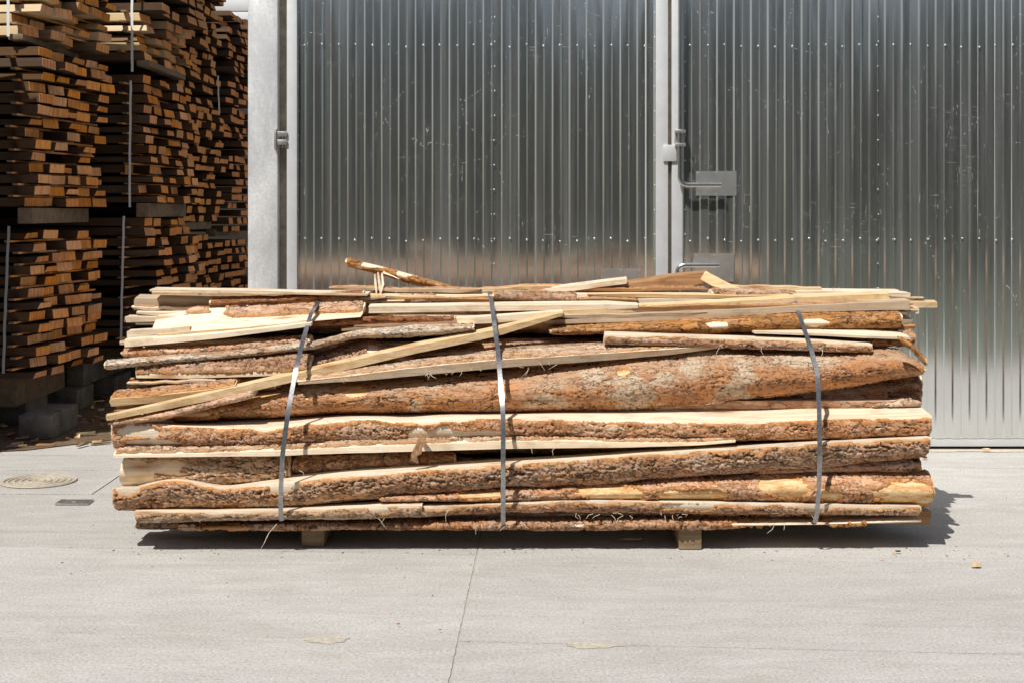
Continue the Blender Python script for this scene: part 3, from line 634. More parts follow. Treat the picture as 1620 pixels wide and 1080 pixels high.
rq = random.Random(42)
for (x0, x1, y, sl, zo, bk) in ((215,520,497,-.02,.02,0),(240,470,463,.01,.03,0),(330,610,473,-.01,-.04,1),(590,860,461,.0,.06,0),(640,1010,473,.006,-.02,1),(930,1330,465,.004,-.03,0),(1000,1390,486,-.014,-.06,1),(1120,1436,497,-.012,-.02,0),
        (700,1080,503,-.008,.02,0),(205,420,545,-.03,.03,1),(230,480,583,-.01,.05,0),(520,800,468,.003,-.05,0),(840,1120,457,-.004,.05,1),(215,350,512,-.02,.05,0),(1290,1446,480,.01,-.02,0),(180,300,650,-.08,.04,1),
        (208,330,486,.0,.04,1),(196,300,505,-.01,.06,0),(188,320,541,-.06,.02,1),(200,340,604,-.02,.02,1),(182,290,640,-.1,.05,1),(1330,1462,468,.01,.02,0),(1300,1452,490,.0,.0,1),(1340,1444,506,.01,.04,0),(1310,1450,515,.02,.05,1),
        (520,760,455,.012,.0,1),(760,1000,455,-.01,.06,1),(1130,1300,452,.02,.05,0),(540,700,520,-.03,.02,1),(890,1120,500,-.03,-.03,0),(560,760,548,-.06,.05,1),(1000,1240,528,.02,.08,1),(880,1060,512,-.02,.05,0)):
    yy = lambda x: y + sl * (x - x0) + rq.uniform(-1.5, 1.5)
    n_ = 7; xs_ = [x0 + (x1 - x0) * k / n_ for k in range(n_ + 1)]; th = rq.uniform(3.5, 7); mid = [(x, yy(x)) for x in xs_]
    tp = [1.] * (n_ + 1); tp[0] = rq.uniform(.3, 1); tp[-1] = rq.uniform(.1, .8)
    slab('splintered_strip', 'thin splintered strip of wood wedged among the boards of the bundle', 'wood strip', [(x, q - 2) for x, q in mid], mid, [(x, q + th * t) for (x, q), t in zip(mid, tp)],
         ts='bark' if bk else 'wood', fs='wood', dz=zo, top_d=.05, bot_d=.004, depth=.05, bt=.004, bf=0, wood=rq.choice((wood_cream, wood_yellow, wood_grey, wood_brown)), bark=bark_pink, thick=.003, relief=.004, wob=.006, step=.012, group='splintered strips in the bundle')

# torn fibres and flaps that belong to single slabs
def ribbon(pts, w, th=.0025, seed=1):
    """a torn strip: flat ribbon with jagged edges through world points"""
    r = random.Random(seed); mb = MB(); pts = [np.array(p, float) for p in pts]; n = len(pts)
    ws = w if hasattr(w, '__len__') else [w] * n
    for i, p in enumerate(pts):
        t = pts[min(i + 1, n - 1)] - pts[max(i - 1, 0)]; s = np.cross(t, (0, -1., .25)); s /= np.linalg.norm(s) + 1e-9
        nn = np.cross(s, t); nn /= np.linalg.norm(nn) + 1e-9
        a = p + s * ws[i] * r.uniform(.8, 1.15); b = p - s * ws[i] * r.uniform(.8, 1.15)
        mb.v += [tuple(a + nn * th), tuple(b + nn * th), tuple(b - nn * th), tuple(a - nn * th)]
    for i in range(n - 1):
        for k in range(4):
            mb.f.append((i * 4 + k, i * 4 + (k + 1) % 4, i * 4 + 4 + (k + 1) % 4, i * 4 + 4 + k)); mb.m.append(0)
    mb.f.append((0, 1, 2, 3)); mb.m.append(0); e = (n - 1) * 4; mb.f.append((e + 3, e + 2, e + 1, e)); mb.m.append(0)
    return mb
def child_mb(mb, name, mat, par):
    mb.v = [tuple(np.array(v) - np.array(par.location)) for v in mb.v]
    return mb.build(name, mat, par, 1.)
fl = child_mb(ribbon([P(664,684,6.27), P(668,691,6.255), P(667,699,6.25), P(662,706,6.25), P(661,713,6.245), P(656,719,6.25), P(655,725,6.25), P(661,731,6.26)], [.006, .014, .020, .017, .019, .014, .017, .004], .005, 5), 'bark_flap', torn_bark, big)
fl['label'] = 'torn flap of bark hanging down over the slab below'
for k, (a, b, c) in enumerate((((598,431),(600,448),(603,470)), ((604,432),(606,450),(600,471)), ((593,434),(594,452),(596,468)), ((606,431),(622,437),(632,442)))):
    child_mb(ribbon([P(a[0],a[1],6.95), P(b[0],b[1],6.94), P(c[0],c[1],6.92)], [.004, .006, .003] if k < 3 else [.005, .003, .001], .002, 20 + k), 'splinter', wood_cream, stick)
child_mb(ribbon([P(1112,436,7.0), P(1130,446,6.98), P(1152,454,6.96), P(1180,461,6.95)], [.03, .026, .02, .004], .006, 31), 'splinter', wood_yellow, br)

# slabs packed inside the bundle, behind the front row: four shapes, copied
def filler_mesh(seed, L, w, t):
    n = 90; rs = np.random.RandomState(seed); X = np.linspace(-L / 2, L / 2, n); a = np.linspace(0, pi, 9)
    hw = w / 2 * (1 + .18 * (fbm(X * 1.5, np.zeros(n) + seed, seed, 3) - .5)); ht = t * (1 + .3 * (fbm(X * 2, np.zeros(n) + 4, seed, 3) - .5))
    Yv = hw[:, None] * np.cos(a)[None]; Zv = ht[:, None] * np.sin(a)[None] + .02 * (fbm(X[:, None] * 9, np.tile(a * 2, (n, 1)), seed, 3) - .5) * (np.sin(a) > .01)
    V = np.stack([np.repeat(X[:, None], 9, 1), Yv, Zv], 2).reshape(-1, 3)
    polys = []; mi = []
    for i in range(n - 1):
        for k in range(9):
            k2 = (k + 1) % 9
            polys.append((i * 9 + k, i * 9 + k2, i * 9 + 9 + k2, i * 9 + 9 + k)); mi.append(0 if k < 8 else 1)
    polys.append(tuple(range(9))[::-1]); mi.append(1); polys.append(tuple((n - 1) * 9 + k for k in range(9))); mi.append(1)
    me = mesh_from('bark_slab', V, polys, [bark_pink, wood_cream], mi, .6)
    for an, av in (('relief', .5 + .5 * rs.rand(len(V))), ('tone', rs.rand(len(V))), ('topw', np.full(len(V), .4))):
        at = me.attributes.new(an, 'FLOAT', 'POINT'); at.data.foreach_set('value', av.astype(np.float32))
    return me
fm = [filler_mesh(3, 3.4, .24, .075), filler_mesh(4, 3.5, .20, .085), filler_mesh(5, 3.45, .27, .07), filler_mesh(6, 3.48, .22, .08)]
rf = random.Random(11)
row = 0; hz = .115
while hz < 1.03:
    yfront = float(np.interp(hz, [.1, .3, .6, .75, .9, 1.0, 1.1], [6.62, 6.58, 6.60, 6.70, 6.82, 6.95, 7.08]))
    y = yfront
    while y < 7.5 - (0.05 if hz > .9 else 0):
        me = fm[rf.randrange(4)]
        o = link('bark_slab', me, None, (rf.uniform(-.06, .16), y, hz + (.082 if row % 2 else 0)))
        o.rotation_euler = (pi if row % 2 else 0, rf.uniform(-.008, .008), rf.uniform(-.012, .012))
        tag(o, 'bark slab packed inside the bundle behind the visible front row', 'bark slab', 'slabs packed inside the bundle')
        y += .225
    hz += .088; row += 1

# ------------------------------------------------------------------ steel straps
def strap(label, pts, w=.0205):
    """pts: (x px, y px, Z) down the front, then the loop is closed over the back"""
    W = [np.array(P(*p)) for p in pts]
    xb = W[0][0]; xb2 = W[-1][0]
    loop = W + [np.array((xb2, 6.7, .112)), np.array((xb2, 7.35, .108)), np.array(((xb + xb2) / 2, 7.66, .2)), np.array(((xb + xb2) / 2, 7.68, .8)), np.array((xb, 7.55, 1.04)), np.array((xb, 7.25, 1.093))]
    # resample smoothly
    n = len(loop); pp = []
    for i in range(n):
        p0, p1, p2, p3 = loop[(i - 1) % n], loop[i], loop[(i + 1) % n], loop[(i + 2) % n]
        for k in range(5):
            t = k / 5.; lin = p1 * (1 - t) + p2 * t
            cr = .5 * ((2 * p1) + (-p0 + p2) * t + (2 * p0 - 5 * p1 + 4 * p2 - p3) * t * t + (-p0 + 3 * p1 - 3 * p2 + p3) * t ** 3)
            pp.append(lin * .6 + cr * .4)
    mb = MB(); n = len(pp); ax = np.array((1., 0, 0))
    for i in range(n):
        t = pp[(i + 1) % n] - pp[(i - 1) % n]; t /= np.linalg.norm(t)
        s = ax - t * ax.dot(t); s /= np.linalg.norm(s); nn = np.cross(s, t)
        a = pp[i]; tw = .22 * sin(i * .55 + xb)
        s = s * cos(tw) + nn * sin(tw)
        mb.v += [tuple(a + s * w / 2 + nn * .0007), tuple(a - s * w / 2 + nn * .0007), tuple(a - s * w / 2 - nn * .0007), tuple(a + s * w / 2 - nn * .0007)]
    for i in range(n):
        j = (i + 1) % n
        for k in range(4): mb.f.append((i * 4 + k, i * 4 + (k + 1) % 4, j * 4 + (k + 1) % 4, j * 4 + k)); mb.m.append(0)
    o = mb.build('steel_strap', strap_metal, None, .5, base_of(mb)); return tag(o, label, 'strap', 'steel straps round the bundle')
strap('steel strap round the left part of the bundle, bent near the top', [(517,461,6.92),(507,473,6.78),(492,497,6.57),(479,540,6.42),(468,585,6.27),(456,650,6.20),(447,720,6.17),(444,790,6.18),(446,823,6.24)])
strap('steel strap round the middle of the bundle', [(774,462,6.92),(777,474,6.74),(781,505,6.56),(787,550,6.44),(792,605,6.30),(796,660,6.21),(796,730,6.17),(796,790,6.19),(796,829,6.25)])
strap('steel strap round the right part of the bundle, nearest the gate handles', [(1248,461,6.94),(1255,471,6.76),(1267,505,6.58),(1281,545,6.42),(1293,590,6.29),(1296,650,6.20),(1297,720,6.17),(1295,780,6.19),(1289,826,6.25)])

# ------------------------------------------------------------------ bearers under the bundle
def bearer(label, x0, x1, Zf, hgt, m):
    mb = MB().box(xx(x0, Zf), xx(x1, Zf), Zf, 7.55, .004, hgt, 0, .004)
    o = mb.build('timber_bearer', m, None, .6, base_of(mb)); return tag(o, label, 'bearer', 'timber bearers under the bundle')
bearer('square timber bearer under the left half of the bundle', 477, 513, 6.36, .098, wood_old)
bearer('square timber bearer under the right half of the bundle', 1074, 1110, 6.31, .1, wood_old)

# ------------------------------------------------------------------ loose wood fibres on the bundle and debris
rs = random.Random(5)
mb = MB()
spots_f = [(560,806,6.2),(600,812,6.22),(620,815,6.2),(690,806,6.2),(790,822,6.2),(770,830,6.22),(910,812,6.2),(990,815,6.2),(970,812,6.2),(1060,813,6.22),(1080,815,6.2),(1237,828,6.2),(1255,812,6.22),(1430,800,6.2),(800,825,6.2),(700,590,6.2),(660,585,6.25),(830,580,6.3),(870,575,6.32),
           (1140,548,6.3),(1200,548,6.3),(1310,548,6.32),(1290,550,6.3),(450,745,6.16),(590,700,6.16),(850,705,6.16),(700,590,6.22),(750,585,6.25),(1380,800,6.22),(330,815,6.2),(360,812,6.2),(1170,460,6.8),(1300,458,6.85),(560,462,6.85),(960,470,6.7),(1040,462,6.8),(460,600,6.16),(385,620,6.2),(1115,640,6.18),(545,595,6.2)]
spots_t = [(rs.uniform(300, 1420), rs.uniform(456, 476), 6.85) for k in range(45)]
for (x, y, Z) in spots_f * 3 + spots_t:
    x += rs.uniform(-30, 30); y += rs.uniform(-3, 3)
    Z += .05; p = np.array(P(x, y, Z)); a = rs.uniform(0, 2 * pi); L = rs.uniform(.015, .05)
    d = np.array((cos(a), -.3, sin(a) * .8 - .3)); q = np.array((rs.uniform(-1, 1), -.3, rs.uniform(-1, .4)))
    mb.tube([p, p + d * L * .5, p + d * L * .8 + q * L * .5], [.0011, .0011, .0005], 4)
fib = mb.build('wood_fibres', wood_cream, None, 1.)
tag(fib, 'pale torn wood fibres and straws hanging from the slab edges', 'wood fibres', None, 'stuff')
st = MB().tube([P(438,828,6.24), P(425,843,6.2), P(418,858,6.15), P(409,873,6.2)], [.0014, .0014, .0012, .0008], 5)
tag(st.build('straw', wood_cream, None, 1., base_of(st)), 'single thin straw hanging to the ground left of the left bearer', 'straw')

def chip(label, x, y, w, d, t, mat, rot):
    Z = F * H / (y - HY); mb = MB(); r = random.Random(int(x))
    n = 7; top = []; 
    for lev, hh_ in ((1., .0), (.9, t)):
        for k in range(n):
            a = 2 * pi * k / n; rr = r.uniform(.75, 1.15) * lev
            mb.v.append((w * cos(a) * rr, d * sin(a) * rr, hh_ + (r.uniform(0, t * .6) if hh_ else 0)))
    for k in range(n): mb.f.append((k, (k + 1) % n, n + (k + 1) % n, n + k)); mb.m.append(0)
    mb.f.append(tuple(range(n))[::-1]); mb.f.append(tuple(range(n, 2 * n))); mb.m += [0, 0]
    o = mb.build('wood_chip', mat, None, .4); o.location = (xx(x, Z), Z, .012); o.rotation_euler = (0, 0, rot)
    return tag(o, label, 'wood chip', 'wood chips on the concrete')
chip('brown wood chip on the concrete at the right, lit by the sun', 1545, 899, .025, .012, .012, wood_yellow, .2)
chip('tiny black chip on the concrete below the right end of the bundle', 1421, 876, .015, .007, .004, bark_plated, .1)
chip('small dark chip beside the right end of the bundle in front of the gate', 1463, 727, .012, .02, .006, bark_plated, .4)
chip('pale sliver of wood in the bundle shadow left of the right bearer', 998, 857, .06, .012, .005, wood_cream, .05)
chip('small brown crumb on the concrete left of the long cross joint', 630, 992, .006, .004, .003, wood_brown, .5)
chip('little brown bark crumb near the cross joint in the foreground', 696, 1001, .004, .004, .003, wood_brown, 1.)
chip('dark speck of bark on the foreground slab, right of its centre', 640, 918, .004, .003, .003, wood_brown, .1)
chip('flat bark chip lying along the foot of the gate at the right', 1560, 715, .028, .01, .01, wood_yellow, .1)

# ------------------------------------------------------------------ ground
def sheet(name, pts, z, mat, label=None, cat=None, kind='structure'):
    me = mesh_from(name, [(p[0], p[1], 0) for p in pts], [tuple(range(len(pts)))], [mat]); o = link(name, me, None, (0, 0, z)); return tag(o, label, cat, None, kind)
sheet('ground', [(-150, -120), (150, -120), (150, 150), (-150, 150)], -.02, grass_mat, 'dark grassy ground reaching far round the yard', 'ground')
sheet('dirt', [(-14, 8.75), (-3.6, 8.75), (-3.05, 8.92), (-2.6, 9.35), (-2.2, 9.45), (-1.5, 9.5), (-1.5, 26), (-14, 26)], .009, dirt, 'bare dirt strewn with bark under the lumber stacks', 'dirt')
# concrete road slabs about 3 m by 1.2 m, rows turned a little against the camera
ang = math.atan(-.077); ux = np.array((cos(ang), sin(ang))); uy = np.array((.027, 1.)) * cos(ang)
J0 = np.array((-.155, 6.22)); rows_v = [-3.05, -1.98, -1.26, 0., 1.17, 2.34, 3.45]
off = {0: .3, 1: 0., 2: 0., 3: 0.0, 4: 1.2, 5: 1.2}
def jag(a, b, n, r, amp):
    return [a + (b - a) * k / n + (uy if abs(np.dot(b - a, ux)) > abs(np.dot(b - a, uy)) else ux) * r.uniform(-amp, amp) for k in range(n)]
rj = random.Random(3)
base = sheet('bedding', [tuple(J0 + ux * -12 + uy * rows_v[1]), tuple(J0 + ux * 12 + uy * rows_v[1]), tuple(J0 + ux * 12 + uy * 3.6), tuple(J0 + ux * -12 + uy * 3.6)], -.0012, joint_sand, 'sandy bedding showing in the joints between concrete slabs', 'bedding')
for ri in range(1, len(rows_v) - 1):
    for ci in range(-4, 4):
        g = .0028
        a0 = ci * 3.0 + off[ri] + g; a1 = a0 + 3.0 - 2 * g; b0 = rows_v[ri] + g; b1 = rows_v[ri + 1] - g
        c = [J0 + ux * a0 + uy * b0, J0 + ux * a1 + uy * b0, J0 + ux * a1 + uy * b1, J0 + ux * a0 + uy * b1]
        pts = jag(c[0], c[1], 90, rj, .003) + jag(c[1], c[2], 36, rj, .002) + jag(c[2], c[3], 90, rj, .003) + jag(c[3], c[0], 36, rj, .002)
        z = rj.uniform(-.0015, .0015); n = len(pts)
        V = [(p[0], p[1], z + .002) for p in pts] + [(p[0], p[1], -.05) for p in pts]
        fs = [tuple(range(n))] + [(k, n + k, n + (k + 1) % n, (k + 1) % n) for k in range(n)]
        o = link('concrete_pavement', mesh_from('concrete_pavement', V, fs, [concrete])); tag(o, None, None, None, 'structure')
def blob(name, x, y, w, d, mat, z=.006, seed=1, label=None, cat=None):
    Z = F * H / (y - HY); r = random.Random(seed); n = 40; a0 = r.uniform(0, 6)
    pts = []
    for k in range(n):
        a = 2 * pi * k / n; rr = 1 + .12 * sin(3 * a + a0) + .08 * sin(7 * a + 2 * a0) + r.uniform(-.12, .12)
        pts.append((w * cos(a) * rr, d * sin(a) * rr, 0))
    o = link(name, mesh_from(name, pts, [tuple(range(n))], [mat]), None, (xx(x, Z), Z, z)); return tag(o, label, cat, None, 'structure')
blob('sand', 515, 1013, .075, .04, sand, .0037, 2, 'patch of sand on the front joint left of the cross joint', 'sand patch')
blob('sand', 940, 1021, .10, .035, sand, .0037, 3, 'patch of sand on the front joint right of the cross joint', 'sand patch')

rg = random.Random(12); gs = [(x, 8.90 + rg.uniform(-.035, .02)) for x in np.linspace(-1.5, 3.4, 60)] + [(x, 8.985) for x in np.linspace(3.4, -1.5, 12)]
sheet('sand', [(float(x), float(y)) for x, y in gs], .0043, sand, 'strip of blown sand along the foot of the gate', 'sand strip')
# round manhole cover with raised rings, set in a concrete square
Zm = F * H / (762 - HY); cxm = xx(62, Zm)
man = empty('manhole_cover', (cxm, Zm, .006), 'round tan manhole cover with concentric rings in the concrete at the left', 'manhole cover')
def ring(r0, r1, z0, z1, n=48):
    mb = MB()
    for (r, z) in ((r0, z0), (r0 + .003, z1), (r1 - .003, z1), (r1, z0)):
        for k in range(n): mb.v.append((r * cos(2 * pi * k / n), r * sin(2 * pi * k / n), z))
    for j in range(3):
        for k in range(n): mb.f.append((j * n + k, j * n + (k + 1) % n, (j + 1) * n + (k + 1) % n, (j + 1) * n + k)); mb.m.append(0)
    return mb
rust = simple('dusty_rusty_iron', (.44, .385, .31), .9, 0, 30, .25, .003)
dusty = simple('sand_filled_groove', (.36, .325, .275), .95, 0, 30, .2)
mb = MB(); n = 48
mb.v = [(.2 * cos(2 * pi * k / n), .2 * sin(2 * pi * k / n), .0) for k in range(n)]; mb.f = [tuple(range(n))]; mb.m = [0]
mb.build('disc', dusty, man, .5)
for r0 in (.02, .055, .09, .125, .16): ring(r0, r0 + .016, .0005, .006).build('ring', rust, man, .5)
ring(.185, .205, .0005, .007).build('rim', rust, man, .5)
mb = MB()
for a, b, c, d in ((-.40, .40, -.36, -.33), (-.40, .40, .33, .36), (-.40, -.37, -.327, .327), (.37, .40, -.327, .327)): mb.box(a, b, c, d, -.004, .0018)
mb.build('frame', concrete, man, .5)
Zp = F * H / (796 - HY)
mb = MB().box(-.085, .085, -.055, .055, 0, .007, 0, .002).box(-.012, .012, -.012, .012, .0071, .0101, 0, .001).box(-.083, -.06, -.05, .05, .0071, .0091)
tag(mb.build('access_plate', steel_dull, None, .5), 'small flat grey metal plate on the concrete near the manhole cover', 'metal plate').location = (xx(118, Zp), Zp, .0045)

# ------------------------------------------------------------------ the metal gate
ZD = 9.0
def gx(x): return xx(x, ZD)
def gh(y): return hh(y, ZD)
GTOP = 3.35
riv_me = None
def rivet_mesh():
    mb = MB(); n = 10
    rings = [(.0085, 0), (.0085, -.002), (.006, -.0055), (.0025, -.007)]
    for r, y in rings:
        for k in range(n): mb.v.append((r * cos(2 * pi * k / n), y, r * sin(2 * pi * k / n)))
    for j in range(3):
        for k in range(n): mb.f.append((j * n + k, j * n + (k + 1) % n, (j + 1) * n + (k + 1) % n, (j + 1) * n + k)); mb.m.append(0)
    mb.f.append(tuple(3 * n + k for k in range(n))); mb.m.append(0)
    return mesh_from('rivet', mb.v, mb.f, [rivet_metal], None, 1.2)
riv_me = rivet_mesh()
def rivet(par, x, h, y, s=1.):
    o = link('rivet', riv_me, par, (x - par.location.x, y - par.location.y, h - par.location.z)); o.scale = (s, s, s); return o

def cladding_sheet(par, xa, xb, h0, h1, phase, seed, dy=0.):
    """trapezoid sheet, slightly wavy"""
    p = .1072; prof = []
    x = xa; k = math.floor((xa - phase) / p)
    bps = []
    while True:
        b = phase + k * p
        for dx, z in ((.000, 0.), (.0435, 0.), (.0535, .0066), (.097, .0066)):
            bps.append((b + dx, z))
        if b > xb: break
        k += 1
    xs = [q[0] for q in bps]; zs = [q[1] for q in bps]
    pts = [(xa, float(np.interp(xa, xs, zs)))] + [q for q in bps if xa < q[0] < xb] + [(xb, float(np.interp(xb, xs, zs)))]
    # a few in-between columns on the flats so that they can bend
    full = []
    for (a, b) in zip(pts[:-1], pts[1:]):
        full.append(a)
        if b[0] - a[0] > .03:
            for t in (.12, .5, .88): full.append((a[0] + (b[0] - a[0]) * t, a[1]))
    full.append(pts[-1])
    nv = 44; hs = np.linspace(h0, h1, nv); px = np.array([q[0] for q in full]); pz = np.array([q[1] for q in full])
    Xg, Hg = np.meshgrid(px, hs)
    wav = (fbm(Xg * 2.2, Hg * 1.3, seed, 2) - .5) * .006 + (fbm(Xg * 17, Hg * 1.9, seed + 3, 2) - .5) * .0022
    Yg = ZD + dy + pz[None] + wav
    V = np.stack([Xg, Yg, Hg], 2).reshape(-1, 3) - np.array(par.location)
    m = len(px)
    polys = [(i * m + j, i * m + j + 1, (i + 1) * m + j + 1, (i + 1) * m + j) for i in range(nv - 1) for j in range(m - 1)]
    me = mesh_from('cladding_sheet', V, polys, [cladding], None, .25)
    return link('cladding_sheet', me, par)

def rel_box(par, name, mat, x0, x1, y0, y1, z0, z1, bev=.003):
    l = par.location; mb = MB().box(x0 - l.x, x1 - l.x, y0 - l.y, y1 - l.y, z0 - l.z, z1 - l.z, 0, bev); return mb.build(name, mat, par, .5)

BOT = gh(705)
leafL = empty('gate_leaf', (gx(755), ZD, BOT), 'left gate leaf of shiny corrugated metal in a pale frame', 'gate leaf', 'leaves of the metal gate')
rel_box(leafL, 'frame_post', frame_metal, gx(455), gx(471), ZD - .035, ZD + .05, BOT, GTOP)
rel_box(leafL, 'frame_post', frame_metal, gx(1037), gx(1056), ZD - .035, ZD + .05, BOT, GTOP)
rel_box(leafL, 'bottom_rail', frame_metal, gx(471) + .001, gx(1037) - .001, ZD - .012, ZD + .045, BOT, gh(694))
rel_box(leafL, 'top_rail', frame_metal, gx(471) + .001, gx(1037) - .001, ZD - .02, ZD + .045, GTOP - .08, GTOP)
cladding_sheet(leafL, gx(471) + .002, gx(787), gh(693), GTOP - .081, gx(471) - .0, 1)
cladding_sheet(leafL, gx(785), gx(1037) - .002, gh(693), GTOP - .081, gx(795), 2, -.003)
leafR = empty('gate_leaf', (gx(1360), ZD, BOT), 'right gate leaf of shiny corrugated metal carrying the bolt handles', 'gate leaf', 'leaves of the metal gate')
rel_box(leafR, 'frame_post', frame_metal, gx(1062), gx(1079), ZD - .035, ZD + .05, BOT, GTOP)
rel_box(leafR, 'frame_post', frame_metal, gx(1650), gx(1668), ZD - .035, ZD + .05, BOT, GTOP)
rel_box(leafR, 'bottom_rail', frame_metal, gx(1079) + .001, gx(1650) - .001, ZD - .012, ZD + .045, BOT, gh(694))
rel_box(leafR, 'top_rail', frame_metal, gx(1079) + .001, gx(1650) - .001, ZD - .02, ZD + .045, GTOP - .08, GTOP)
cladding_sheet(leafR, gx(1079) + .002, gx(1394), gh(693), GTOP - .081, gx(1082), 3)
cladding_sheet(leafR, gx(1391), gx(1650) - .002, gh(693), GTOP - .081, gx(1401), 4, -.003)
rr_ = random.Random(9)
for par, x0, x1, ph in ((leafL, 471, 785, 482), (leafL, 795, 1037, 806), (leafR, 1079, 1391, 1092), (leafR, 1401, 1650, 1414)):
    for yy in (72, 379):
        x = ph
        while x < x1 - 4:
            rivet(par, gx(x + rr_.uniform(-1, 1)), gh(yy + rr_.uniform(-2, 3)), ZD - .004, rr_.uniform(.7, .95)); x += 26.8
for par, x in ((leafL, 782), (leafR, 1389)):
    y = 27
    while y < 690: rivet(par, gx(x + rr_.uniform(-.7, .7)), gh(y), ZD - .006, .6); y += 39
for par, x in ((leafL, 472.5), (leafL, 1035.5), (leafR, 1083.5)):
    y = 20
    while y < 460: rivet(par, gx(x), gh(y), ZD - .006, .5); y += 39
# strip added in the gap between the leaves, to read as its darkness
mb = MB().box(gx(1056) + .001, gx(1062) - .001, ZD + .01, ZD + .05, BOT, GTOP)
tag(mb.build('gap_strip', post_edge, None, .5, base_of(mb)), 'narrow brown strip added for the dark slot between the two gate leaves', 'gap strip')
# fold plates behind the handles
def patch(par, x0, x1, y0, y1, nm='cover_plate'):
    o = rel_box(par, nm, plate_metal, gx(x0), gx(x1), ZD - .0045, ZD - .003, gh(y1), gh(y0), 0)
    for fx in (.04, .5, .96):
        for yy in (y0 + 3, y1 - 3): rivet(par, gx(x0 + (x1 - x0) * fx), gh(yy), ZD - .0046, .45)
patch(leafR, 1101, 1165, 271, 310); patch(leafR, 1098, 1161, 401, 446); patch(leafL, 951, 1014, 425, 462)
def handle(par, name, pts, r=.0165):
    l = np.array(par.location); pp = []
    pts = [np.array(p) for p in pts]
    for i, p in enumerate(pts):                      # round the corners
        if 0 < i < len(pts) - 1:
            a = p + (pts[i - 1] - p) / np.linalg.norm(pts[i - 1] - p) * .05; b = p + (pts[i + 1] - p) / np.linalg.norm(pts[i + 1] - p) * .05
            for t in np.linspace(0, 1, 7): pp.append(a * (1 - t) ** 2 + 2 * p * t * (1 - t) + b * t * t - l)
        else: pp.append(p - l)
    mb = MB().tube(pp, r, 14); return mb.build(name, steel_plain, par, .8)
zh = ZD - .075
handle(leafR, 'lock_rod', [(gx(1074), zh, gh(-40) ), (gx(1074), zh, gh(206))], .0135)
handle(leafR, 'bolt_handle', [(gx(1074), zh, gh(212)), (gx(1074), zh, gh(293)), (gx(1138), zh, gh(293))])
handle(leafR, 'bolt_handle', [(gx(1070), zh, gh(470)), (gx(1070), zh, gh(419)), (gx(1135), zh, gh(419))])
for y in (209, 230):
    rel_box(leafR, 'rod_guide', steel_dull, gx(1066), gx(1082), ZD - .098, ZD - .036, gh(y + 3), gh(y - 2), .002)
rel_box(leafR, 'guide_back', steel_dull, gx(1066), gx(1082), ZD - .044, ZD - .0355, gh(228), gh(212), .001)
lb = rel_box(leafL, 'lock_plate', frame_metal, gx(1048), gx(1069), ZD - .05, ZD - .036, gh(256), gh(230), .003)

# left jamb post sheet, recess and hinge
mb = MB().box(gx(393), gx(440), ZD - .02, ZD + .25, .0, GTOP + .1, 0, .006)
jl = mb.build('gate_post', galv, None, .5, base_of(mb)); tag(jl, 'wide galvanised sheet metal post left of the gate', 'gate post')
mb = MB().box(gx(440) + .0005, gx(455) - .001, ZD + .06, ZD + .25, .0, GTOP + .1)
r_ = mb.build('recess', post_edge, jl, .5); r_.location = -np.array(jl.location)
hg = empty('hinge', P(447, 228, ZD), 'bolted steel hinge between the galvanised post and the gate', 'hinge')
rel_box(hg, 'hinge_plate', steel_dull, gx(436), gx(440) - .001, ZD - .06, ZD - .021, gh(237), gh(205), .001)
mbp = MB(); l = np.array(hg.location)
mbp.tube([np.array(P(449, 207, ZD - .03)) - l, np.array(P(449, 234, ZD - .03)) - l], .017, 12); mbp.build('hinge_pin', steel_plain, hg, .8)
for y in (213, 226): rel_box(hg, 'hinge_knuckle', steel_dull, gx(440) - .0005, gx(456), ZD - .052, ZD - .04, gh(y + 4), gh(y - 4), .002)
mb = MB().box(gx(1669), gx(1720), ZD - .02, ZD + .25, .0, GTOP + .1, 0, .006)
tag(mb.build('gate_post', galv, None, .5, base_of(mb)), 'wide galvanised sheet metal post right of the gate', 'gate post')
# hall behind the gate
mb = MB().box(gx(393) + .01, gx(1720) - .01, ZD + .26, ZD + 10, 0, GTOP + .2).box(gx(393) - .05, gx(1720) + .05, ZD - .03, ZD + 10.05, GTOP + .203, GTOP + .6)
tag(mb.build('storage_hall', plaster, None, .5, base_of(mb)), 'plain grey hall behind the metal gate', 'hall')

# ------------------------------------------------------------------ lumber stacks at the left
rp = random.Random(21)
PL = 3.6
def plank_mesh(seed, w, t, mat):
    r = random.Random(seed); mb = MB(); n = 0
    # slightly irregular end: cut a little askew, one edge may be waney
    wa = r.choice((0, 0, 0, .3, .45)); x1 = 0.; sk = r.uniform(-.012, .012); sk2 = r.uniform(-.008, .008)
    a = w / 2; tt = t / 2; ta = t / 2 * (1 - wa)
    for x, s in ((-PL, 0), (x1, 1)):
        mb.v += [(x + s * (sk + sk2), -a, -tt), (x + s * (-sk + sk2), a, -tt), (x + s * (-sk - sk2), a - (wa * .03), ta), (x + s * (sk - sk2), -a + (wa * .05), ta)]
    mb.f = [(0, 1, 2, 3), (7, 6, 5, 4), (0, 4, 5, 1), (1, 5, 6, 2), (2, 6, 7, 3), (3, 7, 4, 0)]; mb.m = [0] * 6
    import bmesh
    me = mesh_from('plank', mb.v, mb.f, [mat]); bm = bmesh.new(); bm.from_mesh(me); bmesh.ops.recalc_face_normals(bm, faces=bm.faces[:]); bmesh.ops.bevel(bm, geom=bm.edges[:], offset=.0025, segments=1, affect='EDGES'); bm.to_mesh(me); bm.free()
    return me
NP = 5
